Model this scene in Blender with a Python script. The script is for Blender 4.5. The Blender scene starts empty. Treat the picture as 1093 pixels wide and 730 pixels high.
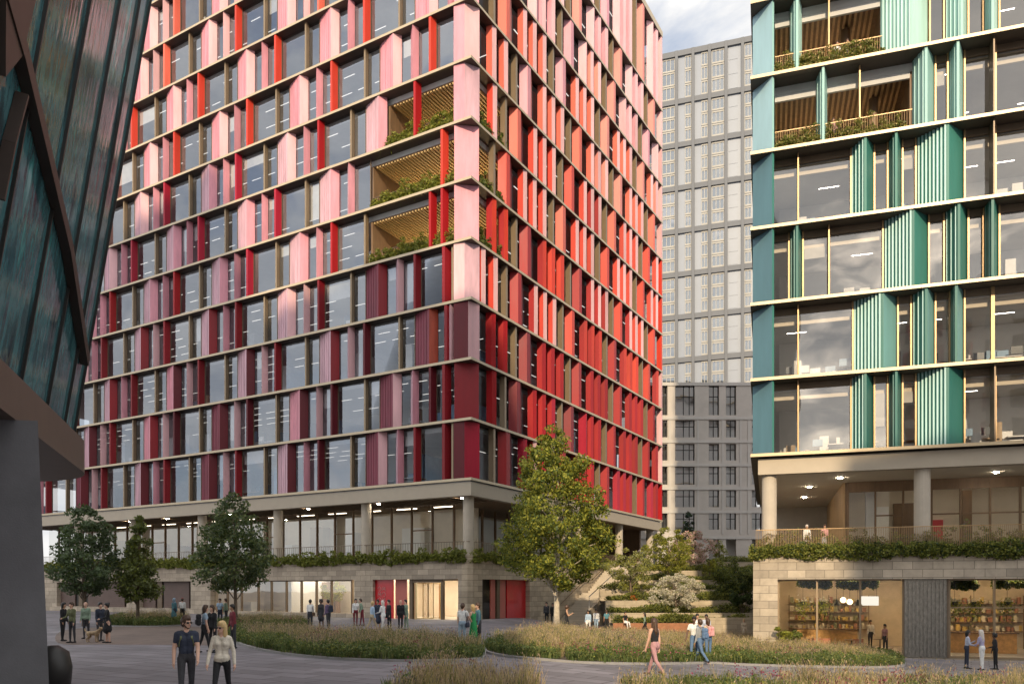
SUN_X, SUN_EL, SUN_E, SKY, EXPO = -0.137, 24.0, 3.3, 0.15, 0.43
SHADE_BLOCKS = [(-20, -14.2, -60, -33, 66, 'unseen block added to cast shade behind the viewpoint, narrow and left of the gap'), (-42, -20.2, -62, -33.4, 73, 'broad unseen block added to cast shade behind the viewpoint on the left'),
         (-90, -42.2, -62, -33, 90, 'tallest unseen block added to cast shade far behind the viewpoint on the left'), (7.4, 60, -62, -34, 44, 'unseen block added to cast shade behind the viewpoint on the right'),
         (-40, -5.0, -28, -6, 18.5, 'low unseen block added to cast shade close behind the viewpoint on the left')]  # added out of view, shaped to leave a sunlit gap
import bpy, bmesh, math, random
import numpy as np
from mathutils import Vector, Matrix

RND = random.Random(11)
NP = np.random.RandomState(5)
col = bpy.context.scene.collection
F, CX, HY, CH = 842.0, 546.5, 629.0, 2.3          # focal length in px, optical axis, horizon row, eye height


def P(x, y, Y):
    return Vector(((x - CX) / F * Y, Y, CH + (HY - y) / F * Y))


def sst(t):
    t = max(0.0, min(1.0, t)); return t * t * (3 - 2 * t)


def gz(x, y):
    t = -0.06 * math.log1p(math.exp(min(30, x - 0.5)))
    return max(-1.3, t - .45 * sst(x / 5) * sst((y - 36) / 18))


def G(x, y):
    Y = F * CH / (y - HY)
    for _ in range(12):
        Y = F * (CH - gz((x - CX) / F * Y, Y)) / (y - HY)
    X = (x - CX) / F * Y
    return Vector((X, Y, gz(X, Y)))


# ---------------------------------------------------------------- tagging
def tag(o, label=None, cat=None, group=None, kind=None):
    if label: o['label'] = label
    if cat: o['category'] = cat
    if group: o['group'] = group
    if kind: o['kind'] = kind
    return o


def empty(name, loc=(0, 0, 0), rz=0.0):
    o = bpy.data.objects.new(name, None)
    col.objects.link(o)
    o.location = loc
    o.rotation_euler = (0, 0, rz)
    o.empty_display_size = 0.3
    return o


# ---------------------------------------------------------------- materials
MATS = {}


def new_mat(name):
    m = bpy.data.materials.new(name)
    m.use_nodes = True
    nt = m.node_tree
    nt.nodes.clear()
    out = nt.nodes.new('ShaderNodeOutputMaterial')
    return m, nt, out


def mat(name, c, rough=0.6, metal=0.0, var=0.1, scale=1.5, bump=0.0, bscale=18.0, stretch=(1, 1, 1), spec=0.5, sheen=0.0, coat=0.0, isl=0.0):
    if name in MATS: return MATS[name]
    m, nt, out = new_mat(name)
    N, L = nt.nodes, nt.links
    b = N.new('ShaderNodeBsdfPrincipled')
    b.inputs['Roughness'].default_value = rough
    b.inputs['Metallic'].default_value = metal
    b.inputs['Specular IOR Level'].default_value = spec
    b.inputs['Coat Weight'].default_value = coat
    b.inputs['Coat Roughness'].default_value = 0.08
    geo = N.new('ShaderNodeNewGeometry')
    mp = N.new('ShaderNodeMapping')
    mp.inputs['Scale'].default_value = stretch
    L.new(geo.outputs['Position'], mp.inputs['Vector'])
    nz = N.new('ShaderNodeTexNoise')
    nz.inputs['Scale'].default_value = scale
    nz.inputs['Detail'].default_value = 5
    nz.inputs['Roughness'].default_value = 0.65
    L.new(mp.outputs['Vector'], nz.inputs['Vector'])
    rp = N.new('ShaderNodeValToRGB')
    rp.color_ramp.elements[0].position = 0.3
    rp.color_ramp.elements[1].position = 0.7
    rp.color_ramp.elements[0].color = tuple(max(0, k * (1 - var)) for k in c) + (1,)
    rp.color_ramp.elements[1].color = tuple(min(1, k * (1 + var)) for k in c) + (1,)
    L.new(nz.outputs['Fac'], rp.inputs['Fac'])
    if isl:
        mr = N.new('ShaderNodeMapRange'); mr.inputs['To Min'].default_value = 1 - isl; mr.inputs['To Max'].default_value = 1 + isl * .6
        L.new(geo.outputs['Random Per Island'], mr.inputs['Value'])
        vs = N.new('ShaderNodeVectorMath'); vs.operation = 'SCALE'
        L.new(rp.outputs['Color'], vs.inputs[0]); L.new(mr.outputs[0], vs.inputs['Scale']); L.new(vs.outputs[0], b.inputs['Base Color'])
        rr_ = N.new('ShaderNodeMapRange'); rr_.inputs['To Min'].default_value = rough - .1; rr_.inputs['To Max'].default_value = rough + .15
        L.new(nz.outputs['Fac'], rr_.inputs['Value']); L.new(rr_.outputs[0], b.inputs['Roughness'])
    else:
        L.new(rp.outputs['Color'], b.inputs['Base Color'])
    if bump:
        n2 = N.new('ShaderNodeTexNoise')
        n2.inputs['Scale'].default_value = bscale
        n2.inputs['Detail'].default_value = 4
        L.new(mp.outputs['Vector'], n2.inputs['Vector'])
        bp = N.new('ShaderNodeBump')
        bp.inputs['Strength'].default_value = bump
        bp.inputs['Distance'].default_value = 0.05
        L.new(n2.outputs['Fac'], bp.inputs['Height'])
        L.new(bp.outputs['Normal'], b.inputs['Normal'])
    L.new(b.outputs[0], out.inputs['Surface'])
    MATS[name] = m
    return m


def mat_emit(name, c, strength, sample=False):
    if name in MATS: return MATS[name]
    m, nt, out = new_mat(name)
    e = nt.nodes.new('ShaderNodeEmission')
    e.inputs['Color'].default_value = (*c, 1)
    e.inputs['Strength'].default_value = strength
    nt.links.new(e.outputs[0], out.inputs['Surface'])
    m.cycles.emission_sampling = 'AUTO' if sample else 'NONE'
    MATS[name] = m
    return m


def mat_glass(name, tint=(0.8, 0.85, 0.85), base=0.10, gain=0.8, wob=0.02, gl=(1, 1, 1), wscale=0.35):
    if name in MATS: return MATS[name]
    m, nt, out = new_mat(name)
    N, L = nt.nodes, nt.links
    tr = N.new('ShaderNodeBsdfTransparent'); tr.inputs['Color'].default_value = (*tint, 1)
    g = N.new('ShaderNodeBsdfGlossy'); g.inputs['Color'].default_value = (*gl, 1)
    g.inputs['Roughness'].default_value = 0.015
    lw = N.new('ShaderNodeFresnel'); lw.inputs['IOR'].default_value = 1.5
    ma = N.new('ShaderNodeMath'); ma.operation = 'MULTIPLY_ADD'; ma.use_clamp = True
    ma.inputs[1].default_value = gain; ma.inputs[2].default_value = base
    L.new(lw.outputs[0], ma.inputs[0])
    geo = N.new('ShaderNodeNewGeometry')
    nz = N.new('ShaderNodeTexNoise'); nz.inputs['Scale'].default_value = wscale; nz.inputs['Detail'].default_value = 1
    L.new(geo.outputs['Position'], nz.inputs['Vector'])
    bp = N.new('ShaderNodeBump'); bp.inputs['Strength'].default_value = wob; bp.inputs['Distance'].default_value = 1.0
    L.new(nz.outputs['Fac'], bp.inputs['Height'])
    L.new(bp.outputs['Normal'], g.inputs['Normal'])
    mx = N.new('ShaderNodeMixShader')
    L.new(ma.outputs[0], mx.inputs[0]); L.new(tr.outputs[0], mx.inputs[1]); L.new(g.outputs[0], mx.inputs[2])
    L.new(mx.outputs[0], out.inputs['Surface'])
    MATS[name] = m
    return m


def mat_brick(name, c, u, bw=1.2, bh=0.4, mortar=0.008, var=0.12, rough=0.8, ground=False, dark=0.55, bump=0.3):
    """stone courses: u = horizontal direction of the wall; ground=True lays them flat"""
    if name in MATS: return MATS[name]
    m, nt, out = new_mat(name)
    N, L = nt.nodes, nt.links
    b = N.new('ShaderNodeBsdfPrincipled'); b.inputs['Roughness'].default_value = rough
    geo = N.new('ShaderNodeNewGeometry')
    d = N.new('ShaderNodeVectorMath'); d.operation = 'DOT_PRODUCT'; d.inputs[1].default_value = (u[0], u[1], 0)
    L.new(geo.outputs['Position'], d.inputs[0])
    d2 = N.new('ShaderNodeVectorMath'); d2.operation = 'DOT_PRODUCT'
    d2.inputs[1].default_value = (-u[1], u[0], 0) if ground else (0, 0, 1)
    L.new(geo.outputs['Position'], d2.inputs[0])
    cb = N.new('ShaderNodeCombineXYZ')
    L.new(d.outputs['Value'], cb.inputs[0]); L.new(d2.outputs['Value'], cb.inputs[1])
    br = N.new('ShaderNodeTexBrick')
    br.inputs['Scale'].default_value = 1.0
    br.inputs['Brick Width'].default_value = bw
    br.inputs['Row Height'].default_value = bh
    br.inputs['Mortar Size'].default_value = mortar
    br.inputs['Color1'].default_value = (*[k * (1 - var) for k in c], 1)
    br.inputs['Color2'].default_value = (*[k * (1 + var) for k in c], 1)
    br.inputs['Mortar'].default_value = (*[k * dark for k in c], 1)
    L.new(cb.outputs[0], br.inputs['Vector'])
    nz = N.new('ShaderNodeTexNoise'); nz.inputs['Scale'].default_value = 1.3 if not ground else 0.25
    nz.inputs['Detail'].default_value = 7; nz.inputs['Roughness'].default_value = 0.7
    L.new(geo.outputs['Position'], nz.inputs['Vector'])
    mr = N.new('ShaderNodeMapRange'); mr.inputs['From Min'].default_value = 0.25; mr.inputs['From Max'].default_value = 0.75
    mr.inputs['To Min'].default_value = 0.72 if not ground else .6; mr.inputs['To Max'].default_value = 1.2
    L.new(nz.outputs['Fac'], mr.inputs['Value'])
    mu = N.new('ShaderNodeVectorMath'); mu.operation = 'SCALE'
    L.new(br.outputs['Color'], mu.inputs[0]); L.new(mr.outputs[0], mu.inputs['Scale'])
    L.new(mu.outputs[0], b.inputs['Base Color'])
    bp = N.new('ShaderNodeBump'); bp.inputs['Strength'].default_value = bump; bp.inputs['Distance'].default_value = 0.01
    bp.invert = True
    L.new(br.outputs['Fac'], bp.inputs['Height']); L.new(bp.outputs['Normal'], b.inputs['Normal'])
    L.new(b.outputs[0], out.inputs['Surface'])
    MATS[name] = m
    return m


def mat_leaf(name, c, trans=0.35, var=0.35, scale=0.9):
    if name in MATS: return MATS[name]
    m, nt, out = new_mat(name)
    N, L = nt.nodes, nt.links
    geo = N.new('ShaderNodeNewGeometry')
    nz = N.new('ShaderNodeTexNoise'); nz.inputs['Scale'].default_value = scale; nz.inputs['Detail'].default_value = 3
    L.new(geo.outputs['Position'], nz.inputs['Vector'])
    ad = N.new('ShaderNodeMath'); ad.operation = 'MULTIPLY_ADD'; ad.inputs[1].default_value = 0.5
    L.new(geo.outputs['Random Per Island'], ad.inputs[0])
    hf = N.new('ShaderNodeMath'); hf.operation = 'MULTIPLY'; hf.inputs[1].default_value = 0.5
    L.new(nz.outputs['Fac'], hf.inputs[0]); L.new(hf.outputs[0], ad.inputs[2])
    rp = N.new('ShaderNodeValToRGB')
    rp.color_ramp.elements[0].position = 0.2; rp.color_ramp.elements[1].position = 0.8
    rp.color_ramp.elements[0].color = (*[k * (1 - var) for k in c], 1)
    rp.color_ramp.elements[1].color = (*[min(1, k * (1 + var)) for k in c], 1)
    L.new(ad.outputs[0], rp.inputs['Fac'])
    d = N.new('ShaderNodeBsdfPrincipled'); d.inputs['Roughness'].default_value = 0.5
    d.inputs['Specular IOR Level'].default_value = 0.3
    t = N.new('ShaderNodeBsdfTranslucent')
    L.new(rp.outputs['Color'], d.inputs['Base Color']); L.new(rp.outputs['Color'], t.inputs['Color'])
    mx = N.new('ShaderNodeMixShader'); mx.inputs[0].default_value = trans
    L.new(d.outputs[0], mx.inputs[1]); L.new(t.outputs[0], mx.inputs[2])
    L.new(mx.outputs[0], out.inputs['Surface'])
    MATS[name] = m
    return m


# ---------------------------------------------------------------- meshes
class MB:
    def __init__(s, base=None):
        s.v, s.f, s.m = [], [], []

    def add(s, vs, fs, mi=0):
        k = len(s.v)
        s.v.extend(tuple(v) for v in vs)
        for i, f in enumerate(fs):
            s.f.append(tuple(j + k for j in f))
            s.m.append(mi[i] if isinstance(mi, (list, tuple)) else mi)
        return s

    def merge(s, o):
        k = len(s.v)
        s.v.extend(o.v); s.f.extend(tuple(j + k for j in f) for f in o.f); s.m.extend(o.m)

    def prism(s, poly, z0, z1, mi=0, cap=True, side=None, capmi=None):
        """poly: list of xy (or fn output); extruded from z0 to z1. side: material per side"""
        n = len(poly)
        vs = [(p[0], p[1], z0) for p in poly] + [(p[0], p[1], z1) for p in poly]
        fs = [(i, (i + 1) % n, n + (i + 1) % n, n + i) for i in range(n)]
        ms = list(side) if side else [mi] * n
        if cap:
            fs += [tuple(range(n - 1, -1, -1)), tuple(range(n, 2 * n))]
            ms += [mi if capmi is None else capmi] * 2
        return s.add(vs, fs, ms)

    def box(s, x0, x1, y0, y1, z0, z1, mi=0, fr=None):
        q = [(x0, y0), (x1, y0), (x1, y1), (x0, y1)]
        if fr: q = [fr(*p) for p in q]
        return s.prism(q, z0, z1, mi)

    def quad(s, a, b, c, d, mi=0):
        return s.add([a, b, c, d], [(0, 1, 2, 3)], mi)

    def bar(s, a, b, w, h=None, mi=0, up=(0, 0, 1)):
        a, b = Vector(a), Vector(b)
        h = w if h is None else h
        d = (b - a).normalized()
        u = Vector(up)
        if abs(d.dot(u)) > 0.99: u = Vector((0, 1, 0))
        x = d.cross(u).normalized() * (w / 2)
        y = x.cross(d).normalized() * (h / 2)
        vs = [a - x - y, a + x - y, a + x + y, a - x + y, b - x - y, b + x - y, b + x + y, b - x + y]
        return s.add(vs, [(0, 3, 2, 1), (4, 5, 6, 7), (0, 1, 5, 4), (1, 2, 6, 5), (2, 3, 7, 6), (3, 0, 4, 7)], mi)

    def tube(s, pts, rs, n=8, mi=0, cap=True):
        pts = [Vector(p) for p in pts]
        base = len(s.v)
        for i, p in enumerate(pts):
            d = (pts[min(i + 1, len(pts) - 1)] - pts[max(i - 1, 0)]).normalized()
            u = Vector((0, 0, 1)) if abs(d.z) < 0.9 else Vector((1, 0, 0))
            x = d.cross(u).normalized(); y = x.cross(d)
            for j in range(n):
                a = 2 * math.pi * j / n
                s.v.append(tuple(p + (x * math.cos(a) + y * math.sin(a)) * rs[i]))
        for i in range(len(pts) - 1):
            for j in range(n):
                s.f.append((base + i * n + j, base + i * n + (j + 1) % n, base + (i + 1) * n + (j + 1) % n, base + (i + 1) * n + j)); s.m.append(mi)
        if cap:
            s.f.append(tuple(base + j for j in range(n - 1, -1, -1))); s.m.append(mi)
            e = base + (len(pts) - 1) * n
            s.f.append(tuple(e + j for j in range(n))); s.m.append(mi)
        return s

    def lathe(s, c, prof, n=12, mi=0):
        c = Vector(c)
        return s.tube([c + Vector((0, 0, z)) for r, z in prof], [max(r, .001) for r, z in prof], n, mi) if True else s

    def ball(s, c, r, n=8, mi=0, sc=(1, 1, 1)):
        c = Vector(c); base = len(s.v); k = n // 2 + 1
        for i in range(k):
            t = math.pi * i / (k - 1)
            for j in range(n):
                a = 2 * math.pi * j / n
                s.v.append((c.x + r * sc[0] * math.sin(t) * math.cos(a), c.y + r * sc[1] * math.sin(t) * math.sin(a), c.z + r * sc[2] * math.cos(t)))
        for i in range(k - 1):
            for j in range(n):
                s.f.append((base + i * n + j, base + (i + 1) * n + j, base + (i + 1) * n + (j + 1) % n, base + i * n + (j + 1) % n)); s.m.append(mi)
        return s

    def centre(s):
        n = len(s.v)
        return Vector((sum(v[0] for v in s.v) / n, sum(v[1] for v in s.v) / n, sum(v[2] for v in s.v) / n))

    def build(s, name, mats, parent=None, smooth=False):
        me = bpy.data.meshes.new(name)
        me.from_pydata(s.v, [], s.f)
        if not isinstance(mats, (list, tuple)): mats = [mats]
        for m in mats: me.materials.append(m)
        me.polygons.foreach_set('material_index', s.m)
        if smooth: me.polygons.foreach_set('use_smooth', [True] * len(s.f))
        me.update()
        o = bpy.data.objects.new(name, me)
        col.objects.link(o)
        if parent:
            o.parent = parent
            if parent.type == 'EMPTY' and parent.parent is None:
                o.matrix_parent_inverse = Matrix.Translation(-parent.location) if parent.rotation_euler.z == 0 else (Matrix.Translation(parent.location) @ parent.rotation_euler.to_matrix().to_4x4()).inverted()
        return o


def fast_mesh(name, V, Q, mi, mats, parent=None):
    me = bpy.data.meshes.new(name)
    V = np.ascontiguousarray(V, dtype=np.float32); Q = np.ascontiguousarray(Q, dtype=np.int32)
    me.vertices.add(len(V)); me.vertices.foreach_set('co', V.ravel())
    me.loops.add(Q.size); me.loops.foreach_set('vertex_index', Q.ravel())
    me.polygons.add(len(Q))
    me.polygons.foreach_set('loop_start', np.arange(0, Q.size, 4, dtype=np.int32))
    for m in (mats if isinstance(mats, (list, tuple)) else [mats]): me.materials.append(m)
    me.polygons.foreach_set('material_index', np.ascontiguousarray(mi, dtype=np.int32))
    me.update(calc_edges=True)
    o = bpy.data.objects.new(name, me); col.objects.link(o)
    if parent:
        o.parent = parent
        if parent.type == 'EMPTY': o.matrix_parent_inverse = Matrix.Translation(-parent.location)
    return o


class Parts:
    """collects many like parts of one thing: the ones that show largest stay single meshes, the rest is one"""
    def __init__(s): s.d = {}

    def add(s, name, mb, mats):
        s.d.setdefault(name, []).append((mb, mats if isinstance(mats, list) else [mats]))

    def flush(s, parent, cap=98):
        def size(q):
            mb = q[0]
            c = mb.centre()
            if c.y < 1: return 0
            xs = [CX + v[0] / max(v[1], 1.0) * F for v in mb.v]; zs = [HY - (v[2] - CH) / max(v[1], 1.0) * F for v in mb.v]
            w = min(max(xs), 1093) - max(min(xs), 0); h = min(max(zs), 730) - max(min(zs), 0)
            return w * h if w > 0 and h > 0 else 0
        for name, L in s.d.items():
            L = sorted(L, key=lambda q: -size(q))
            for mb, mats in L[:cap]: mb.build(name, mats, parent)
            if len(L) > cap:
                r = MB(); um = []
                for mb, mats in L[cap:]:
                    for m in mats:
                        if m not in um: um.append(m)
                    mp = [um.index(m) for m in mats]
                    q = MB(); q.v, q.f, q.m = mb.v, mb.f, [mp[i] for i in mb.m]
                    r.merge(q)
                tag(r.build(name, um, parent), kind='stuff')


# ---------------------------------------------------------------- foliage
def leaf_quads(C, size, aspect=0.6, droop=0.0):
    n = len(C)
    d = NP.normal(size=(n, 3)); d[:, 2] -= droop; d /= np.linalg.norm(d, axis=1)[:, None] + 1e-9
    e = NP.normal(size=(n, 3)); e -= (e * d).sum(1)[:, None] * d; e /= np.linalg.norm(e, axis=1)[:, None] + 1e-9
    sz = size * (0.6 + 0.8 * NP.rand(n))[:, None]
    nn = np.cross(d, e)
    a = C - d * sz * .5; b = C + e * sz * aspect * .5 + nn * sz * .08; c = C + d * sz * .5; f = C - e * sz * aspect * .5 + nn * sz * .08
    V = np.stack([a, b, c, f], 1).reshape(-1, 3)
    return V, np.arange(4 * n).reshape(-1, 4)


def cloud(centres, rad, per):
    out = []
    for c, r in zip(centres, rad):
        n = max(3, int(per * (0.7 + 0.6 * NP.rand())))
        d = NP.normal(size=(n, 3)); d /= np.linalg.norm(d, axis=1)[:, None] + 1e-9
        out.append(np.array(c) + d * (r * (0.35 + 0.65 * NP.rand(n)) ** 0.7)[:, None] * np.array([1, 1, .75]))
    return np.concatenate(out)


def tree(name, base, h, crown_z, profile, width, mats, label, cat='tree', group=None, leaf=0.22, nclump=150, per=150, clump_r=0.55, bark='bark', trunk_r=0.14, pick=None, limbs=26, seed=1, lean=0.0):
    NP.seed(seed); rr = random.Random(seed)
    root = empty(name, base); tag(root, label, cat, group)
    bx, by, bz = base
    cs, rs = [], []
    tries = 0
    while len(cs) < nclump and tries < nclump * 60:
        tries += 1
        t = rr.random()
        R = profile(t) * width
        if rr.random() > (R / width) ** 1.2 + 0.05: continue
        a = rr.uniform(0, 2 * math.pi)
        r = R * rr.uniform(0.2, 1.0) ** 0.55
        r *= 0.86 + 0.2 * math.sin(3 * a + seed + 5 * t)
        z = crown_z + t * (h - crown_z)
        p = (bx + r * math.cos(a) + lean * t, by + r * math.sin(a), bz + z)
        cs.append(p); rs.append(clump_r * rr.uniform(0.6, 1.25) * (0.55 + 0.45 * R / width))
    C = cloud(cs, rs, per)
    V, Q = leaf_quads(C, leaf)
    k = len(mats)
    mi = NP.choice(k, size=len(Q), p=pick) if pick else NP.randint(0, k, len(Q))
    fast_mesh('crown', V, Q, mi, mats, root)
    mb = MB()
    pts, rd = [], []
    for i in range(9):
        t = i / 8
        pts.append((bx + 0.05 * math.sin(3 * t + seed) + lean * t * t, by + 0.05 * math.cos(2.3 * t + seed), bz - 0.05 + t * h * 0.9))
        rd.append(trunk_r * (1.25 if i == 0 else 1) * (1 - t) ** 0.8 + 0.012)
    mb.tube(pts, rd, 9)
    for i in range(limbs):
        c = cs[rr.randrange(len(cs))]
        t0 = max(0.12, min(0.8, (c[2] - bz) / h - rr.uniform(.08, .22)))
        i0 = int(t0 * 8 / 0.98); s0 = Vector(pts[min(i0, 7)]).lerp(Vector(pts[min(i0 + 1, 8)]), .5)
        if s0.z < bz + crown_z * .75: s0.z = bz + crown_z * .75
        e = Vector(c); mid = s0.lerp(e, .5) + Vector((0, 0, .15 * (e - s0).length))
        r0 = trunk_r * .42 * (1 - t0 * .6)
        mb.tube([s0, mid, e], [r0, r0 * .6, .008], 5, cap=False)
    mb.build('trunk', M[bark], root, smooth=True)
    return root


def bush(name, c, rx, ry, h, mats, label, cat='shrub', leaf=0.1, n=1500, group=None, seed=1, stems=True, pick=None, kind=None, top=True):
    NP.seed(seed)
    k = max(6, int(10 * rx * ry) + 6)
    a = NP.rand(k) * 6.283; r = NP.rand(k) ** .5
    cs = np.stack([c[0] + rx * .8 * r * np.cos(a), c[1] + ry * .8 * r * np.sin(a), c[2] + h * (.25 + .55 * NP.rand(k) * (1 - .5 * r))], 1)
    C = cloud(cs, [min(rx, ry, h) * .45 * (0.7 + .6 * NP.rand()) for _ in range(k)], n // k)
    C[:, 2] = np.maximum(C[:, 2], c[2] + .02)
    V, Q = leaf_quads(C, leaf)
    mi = NP.choice(len(mats), size=len(Q), p=pick) if pick else NP.randint(0, len(mats), len(Q))
    if not stems:
        o = fast_mesh(name, V, Q, mi, mats)
        return tag(o, label, cat, group, kind)
    root = empty(name, c); tag(root, label, cat, group)
    fast_mesh('foliage', V, Q, mi, mats, root)
    mb = MB()
    for i in range(min(k, 12)):
        mb.tube([(c[0] + .05 * math.cos(i), c[1] + .05 * math.sin(i), c[2] - .03), tuple((np.array(c) * .4 + cs[i] * .6) + np.array([0, 0, .05])), tuple(cs[i])], [.03, .018, .006], 5, cap=False)
    mb.build('stem', M['bark'], root)
    return root


def blades(Pt, h, w, lean, mi):
    n = len(Pt)
    a = NP.rand(n) * 6.283
    px_, py_ = np.cos(a), np.sin(a)
    b = NP.rand(n) * 6.283
    lx, ly = np.cos(b) * lean, np.sin(b) * lean
    W = np.stack([px_, py_, np.zeros(n)], 1) * (w / 2)[:, None]
    def lev(t, wt):
        c = Pt + np.stack([lx * t ** 2, ly * t ** 2, h * t], 1)
        return c - W * wt, c + W * wt
    r = [lev(0, .8), lev(.6, 1.0), lev(1.0, .15)]
    V = np.stack([r[0][0], r[0][1], r[1][0], r[1][1], r[2][0], r[2][1]], 1).reshape(-1, 3)
    base = (np.arange(n) * 6)[:, None]
    Q = np.concatenate([base + np.array([[0, 1, 3, 2]]), base + np.array([[2, 3, 5, 4]])], 1).reshape(-1, 4)
    return V, Q, np.repeat(mi, 2)


def in_poly(x, y, poly):
    c = np.zeros(len(x), bool); n = len(poly)
    for i in range(n):
        x0, y0 = poly[i][:2]; x1, y1 = poly[i - 1][:2]
        c ^= ((y0 > y) != (y1 > y)) & (x < (x1 - x0) * (y - y0) / (y1 - y0 + 1e-12) + x0)
    return c


def smooth_poly(pts, k=4):
    out = []; n = len(pts)
    for i in range(n):
        p0, p1, p2, p3 = [Vector(pts[(i + j) % n]) for j in (-1, 0, 1, 2)]
        for j in range(k):
            t = j / k
            out.append(0.5 * ((2 * p1) + (p2 - p0) * t + (2 * p0 - 5 * p1 + 4 * p2 - p3) * t * t + (-p0 + 3 * p1 - 3 * p2 + p3) * t ** 3))
    return out

# ================================================================ materials
M = MATS
mat('bark', (0.16, 0.12, 0.085), 0.9, var=0.35, scale=6, bump=0.6, bscale=25, stretch=(1, 1, .3))
mat('bark_pale', (0.48, 0.42, 0.33), 0.9, var=0.35, scale=5, bump=0.4, bscale=25)
mat('bronze', (0.27, 0.20, 0.125), 0.4, 0.35, var=.06)
mat('bronze_dark', (0.16, 0.115, 0.075), 0.45, 0.3, var=.1)
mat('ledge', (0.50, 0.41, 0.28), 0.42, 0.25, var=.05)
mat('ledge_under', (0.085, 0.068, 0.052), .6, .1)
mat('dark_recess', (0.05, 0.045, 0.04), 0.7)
mat('slab_grey', (0.58, 0.57, 0.55), 0.8, var=.05)
mat('ceiling_grey', (0.62, 0.61, 0.59), 0.8, var=.1, scale=.6)
mat('core_wall', (0.66, 0.65, 0.62), 0.8, var=.12, scale=.15)
mat('cream', (0.72, 0.64, 0.52), 0.8, var=.05)
mat('white_paint', (0.78, 0.77, 0.74), 0.7, var=.04)
mat('timber', (0.50, 0.33, 0.17), 0.6, var=.18, scale=3, stretch=(1, 1, .15))
mat('timber_gold', (0.56, 0.40, 0.19), 0.55, var=.1, scale=3, stretch=(1, 1, .2))
mat('timber_dark', (0.20, 0.125, 0.07), 0.6, var=.2, scale=3, stretch=(1, 1, .2))
mat('concrete', (0.36, 0.34, 0.31), 0.85, var=.1, scale=1.2, bump=.1)
mat('concrete_warm', (0.47, 0.41, 0.33), 0.8, var=.08, scale=1.2, bump=.05)
mat('concrete_dark', (0.17, 0.17, 0.18), 0.85, var=.15, scale=.8, bump=.12, bscale=30)
mat('beam', (0.40, 0.34, 0.26), 0.55, 0.1, var=.04)
mat('steel', (0.55, 0.55, 0.55), 0.35, 0.9, var=.05)
mat('black_metal', (0.03, 0.028, 0.026), 0.45, 0.3)
mat('soil', (0.07, 0.05, 0.035), 0.95, var=.3, scale=5)
mat('door_red', (0.58, 0.012, 0.02), 0.35, var=.12, scale=.8, coat=.3)
mat('panel_salmon', (0.50, 0.14, 0.11), 0.45, var=.06)
mat('shutter_brown', (0.13, 0.085, 0.07), 0.6, var=.12, scale=2)
mat('corten', (0.33, 0.15, 0.075), 0.8, var=.25, scale=3)
mat_emit('lamp_white', (1, .88, .7), 130.0, True)
mat_emit('strip_light', (1, .94, .84), 1.3)
mat_emit('lamp_warm', (1, .78, .48), 2.4)
mat_emit('terrace_fill', (1, .76, .42), 260.0, True)  # warm glow added to brighten the tower terrace timber
mat_emit('loggia_fill', (1, .78, .5), 95.0, True)  # weaker added glow for the teal loggia timber
mat_emit('ceiling_panel', (1, .86, .66), 6.0, True)
mat_emit('screen_white', (1, .93, .8), .8)
mat_glass('glass_red', (0.84, 0.86, 0.88), 0.03, .36, .025, gl=(.46,.50,.56))
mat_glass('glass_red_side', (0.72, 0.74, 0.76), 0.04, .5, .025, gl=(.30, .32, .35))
mat_glass('glass_teal', (0.93, 0.92, 0.90), 0.15, .7, .012, gl=(.8, .78, .76))
mat_glass('glass_shop', (0.93, 0.93, 0.91), 0.015, .38, .006, gl=(.55, .56, .55))
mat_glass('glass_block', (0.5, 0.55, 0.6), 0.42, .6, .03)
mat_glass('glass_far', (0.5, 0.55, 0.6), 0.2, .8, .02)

# facade panel colours
def pcol(name, c, v=.07): return mat(name, c, 0.45, 0.0, var=v + .06, scale=1.4, stretch=(1, 1, .18), isl=.22, bump=.03, bscale=1.2, spec=.32)
pcol('maroon', (0.11, 0.007, 0.013)); pcol('plum', (0.22, 0.045, 0.07), .2); pcol('deep_red', (0.23, 0.009, 0.015))
pcol('red', (0.36, 0.010, 0.013)); pcol('crimson', (0.38, 0.013, 0.035)); pcol('scarlet', (0.60, 0.05, 0.028)); pcol('coral', (0.68, 0.13, 0.085))
pcol('salmon', (0.70, 0.24, 0.20)); pcol('pink', (0.68, 0.30, 0.36), .12); pcol('pale_pink', (0.75, 0.45, 0.47)); pcol('mauve', (0.62, 0.39, 0.45), .16)
pcol('rust', (0.36, 0.06, 0.03), .25)
PK = ['maroon', 'plum', 'deep_red', 'red', 'crimson', 'scarlet', 'coral', 'salmon', 'pink', 'pale_pink', 'mauve', 'rust']
PM = [M[k] for k in PK]
PI = {k: i for i, k in enumerate(PK)}

# ================================================================ red tower
C0 = Vector((P(503, HY, 58.87).x, 58.87, 0))
uL, uR = Vector((-.8643, .503, 0)), Vector((.503, .8643, 0))
FH, ZB, NR = 4.5, 10.68, 12
LEN_A, LEN_B = 64.0, 42.3


def ab(a, b):
    p = C0 + uL * a + uR * b
    return (p.x, p.y)


def a_px(x, b=0.0):
    c = (x - CX) / F
    return (C0.x + uR.x * b - c * (C0.y + uR.y * b)) / (c * uL.y - uL.x)


def b_px(x, a=0.0):
    c = (x - CX) / F
    return (C0.x + uL.x * a - c * (C0.y + uL.y * a)) / (c * uR.y - uR.x)


def zc(y, Y): return CH + (HY - y) / F * Y


tower = empty('office_tower', (C0.x, C0.y, 0))
tag(tower, 'tall office tower with pink and red fins and planted corner terraces', 'building')
KD = .70                               # facade depth factor
fL = lambda s, d: ab(s, -d * KD)      # left face: s along the face, d outwards
fR = lambda s, d: ab(-d * KD, s)      # right face

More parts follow.
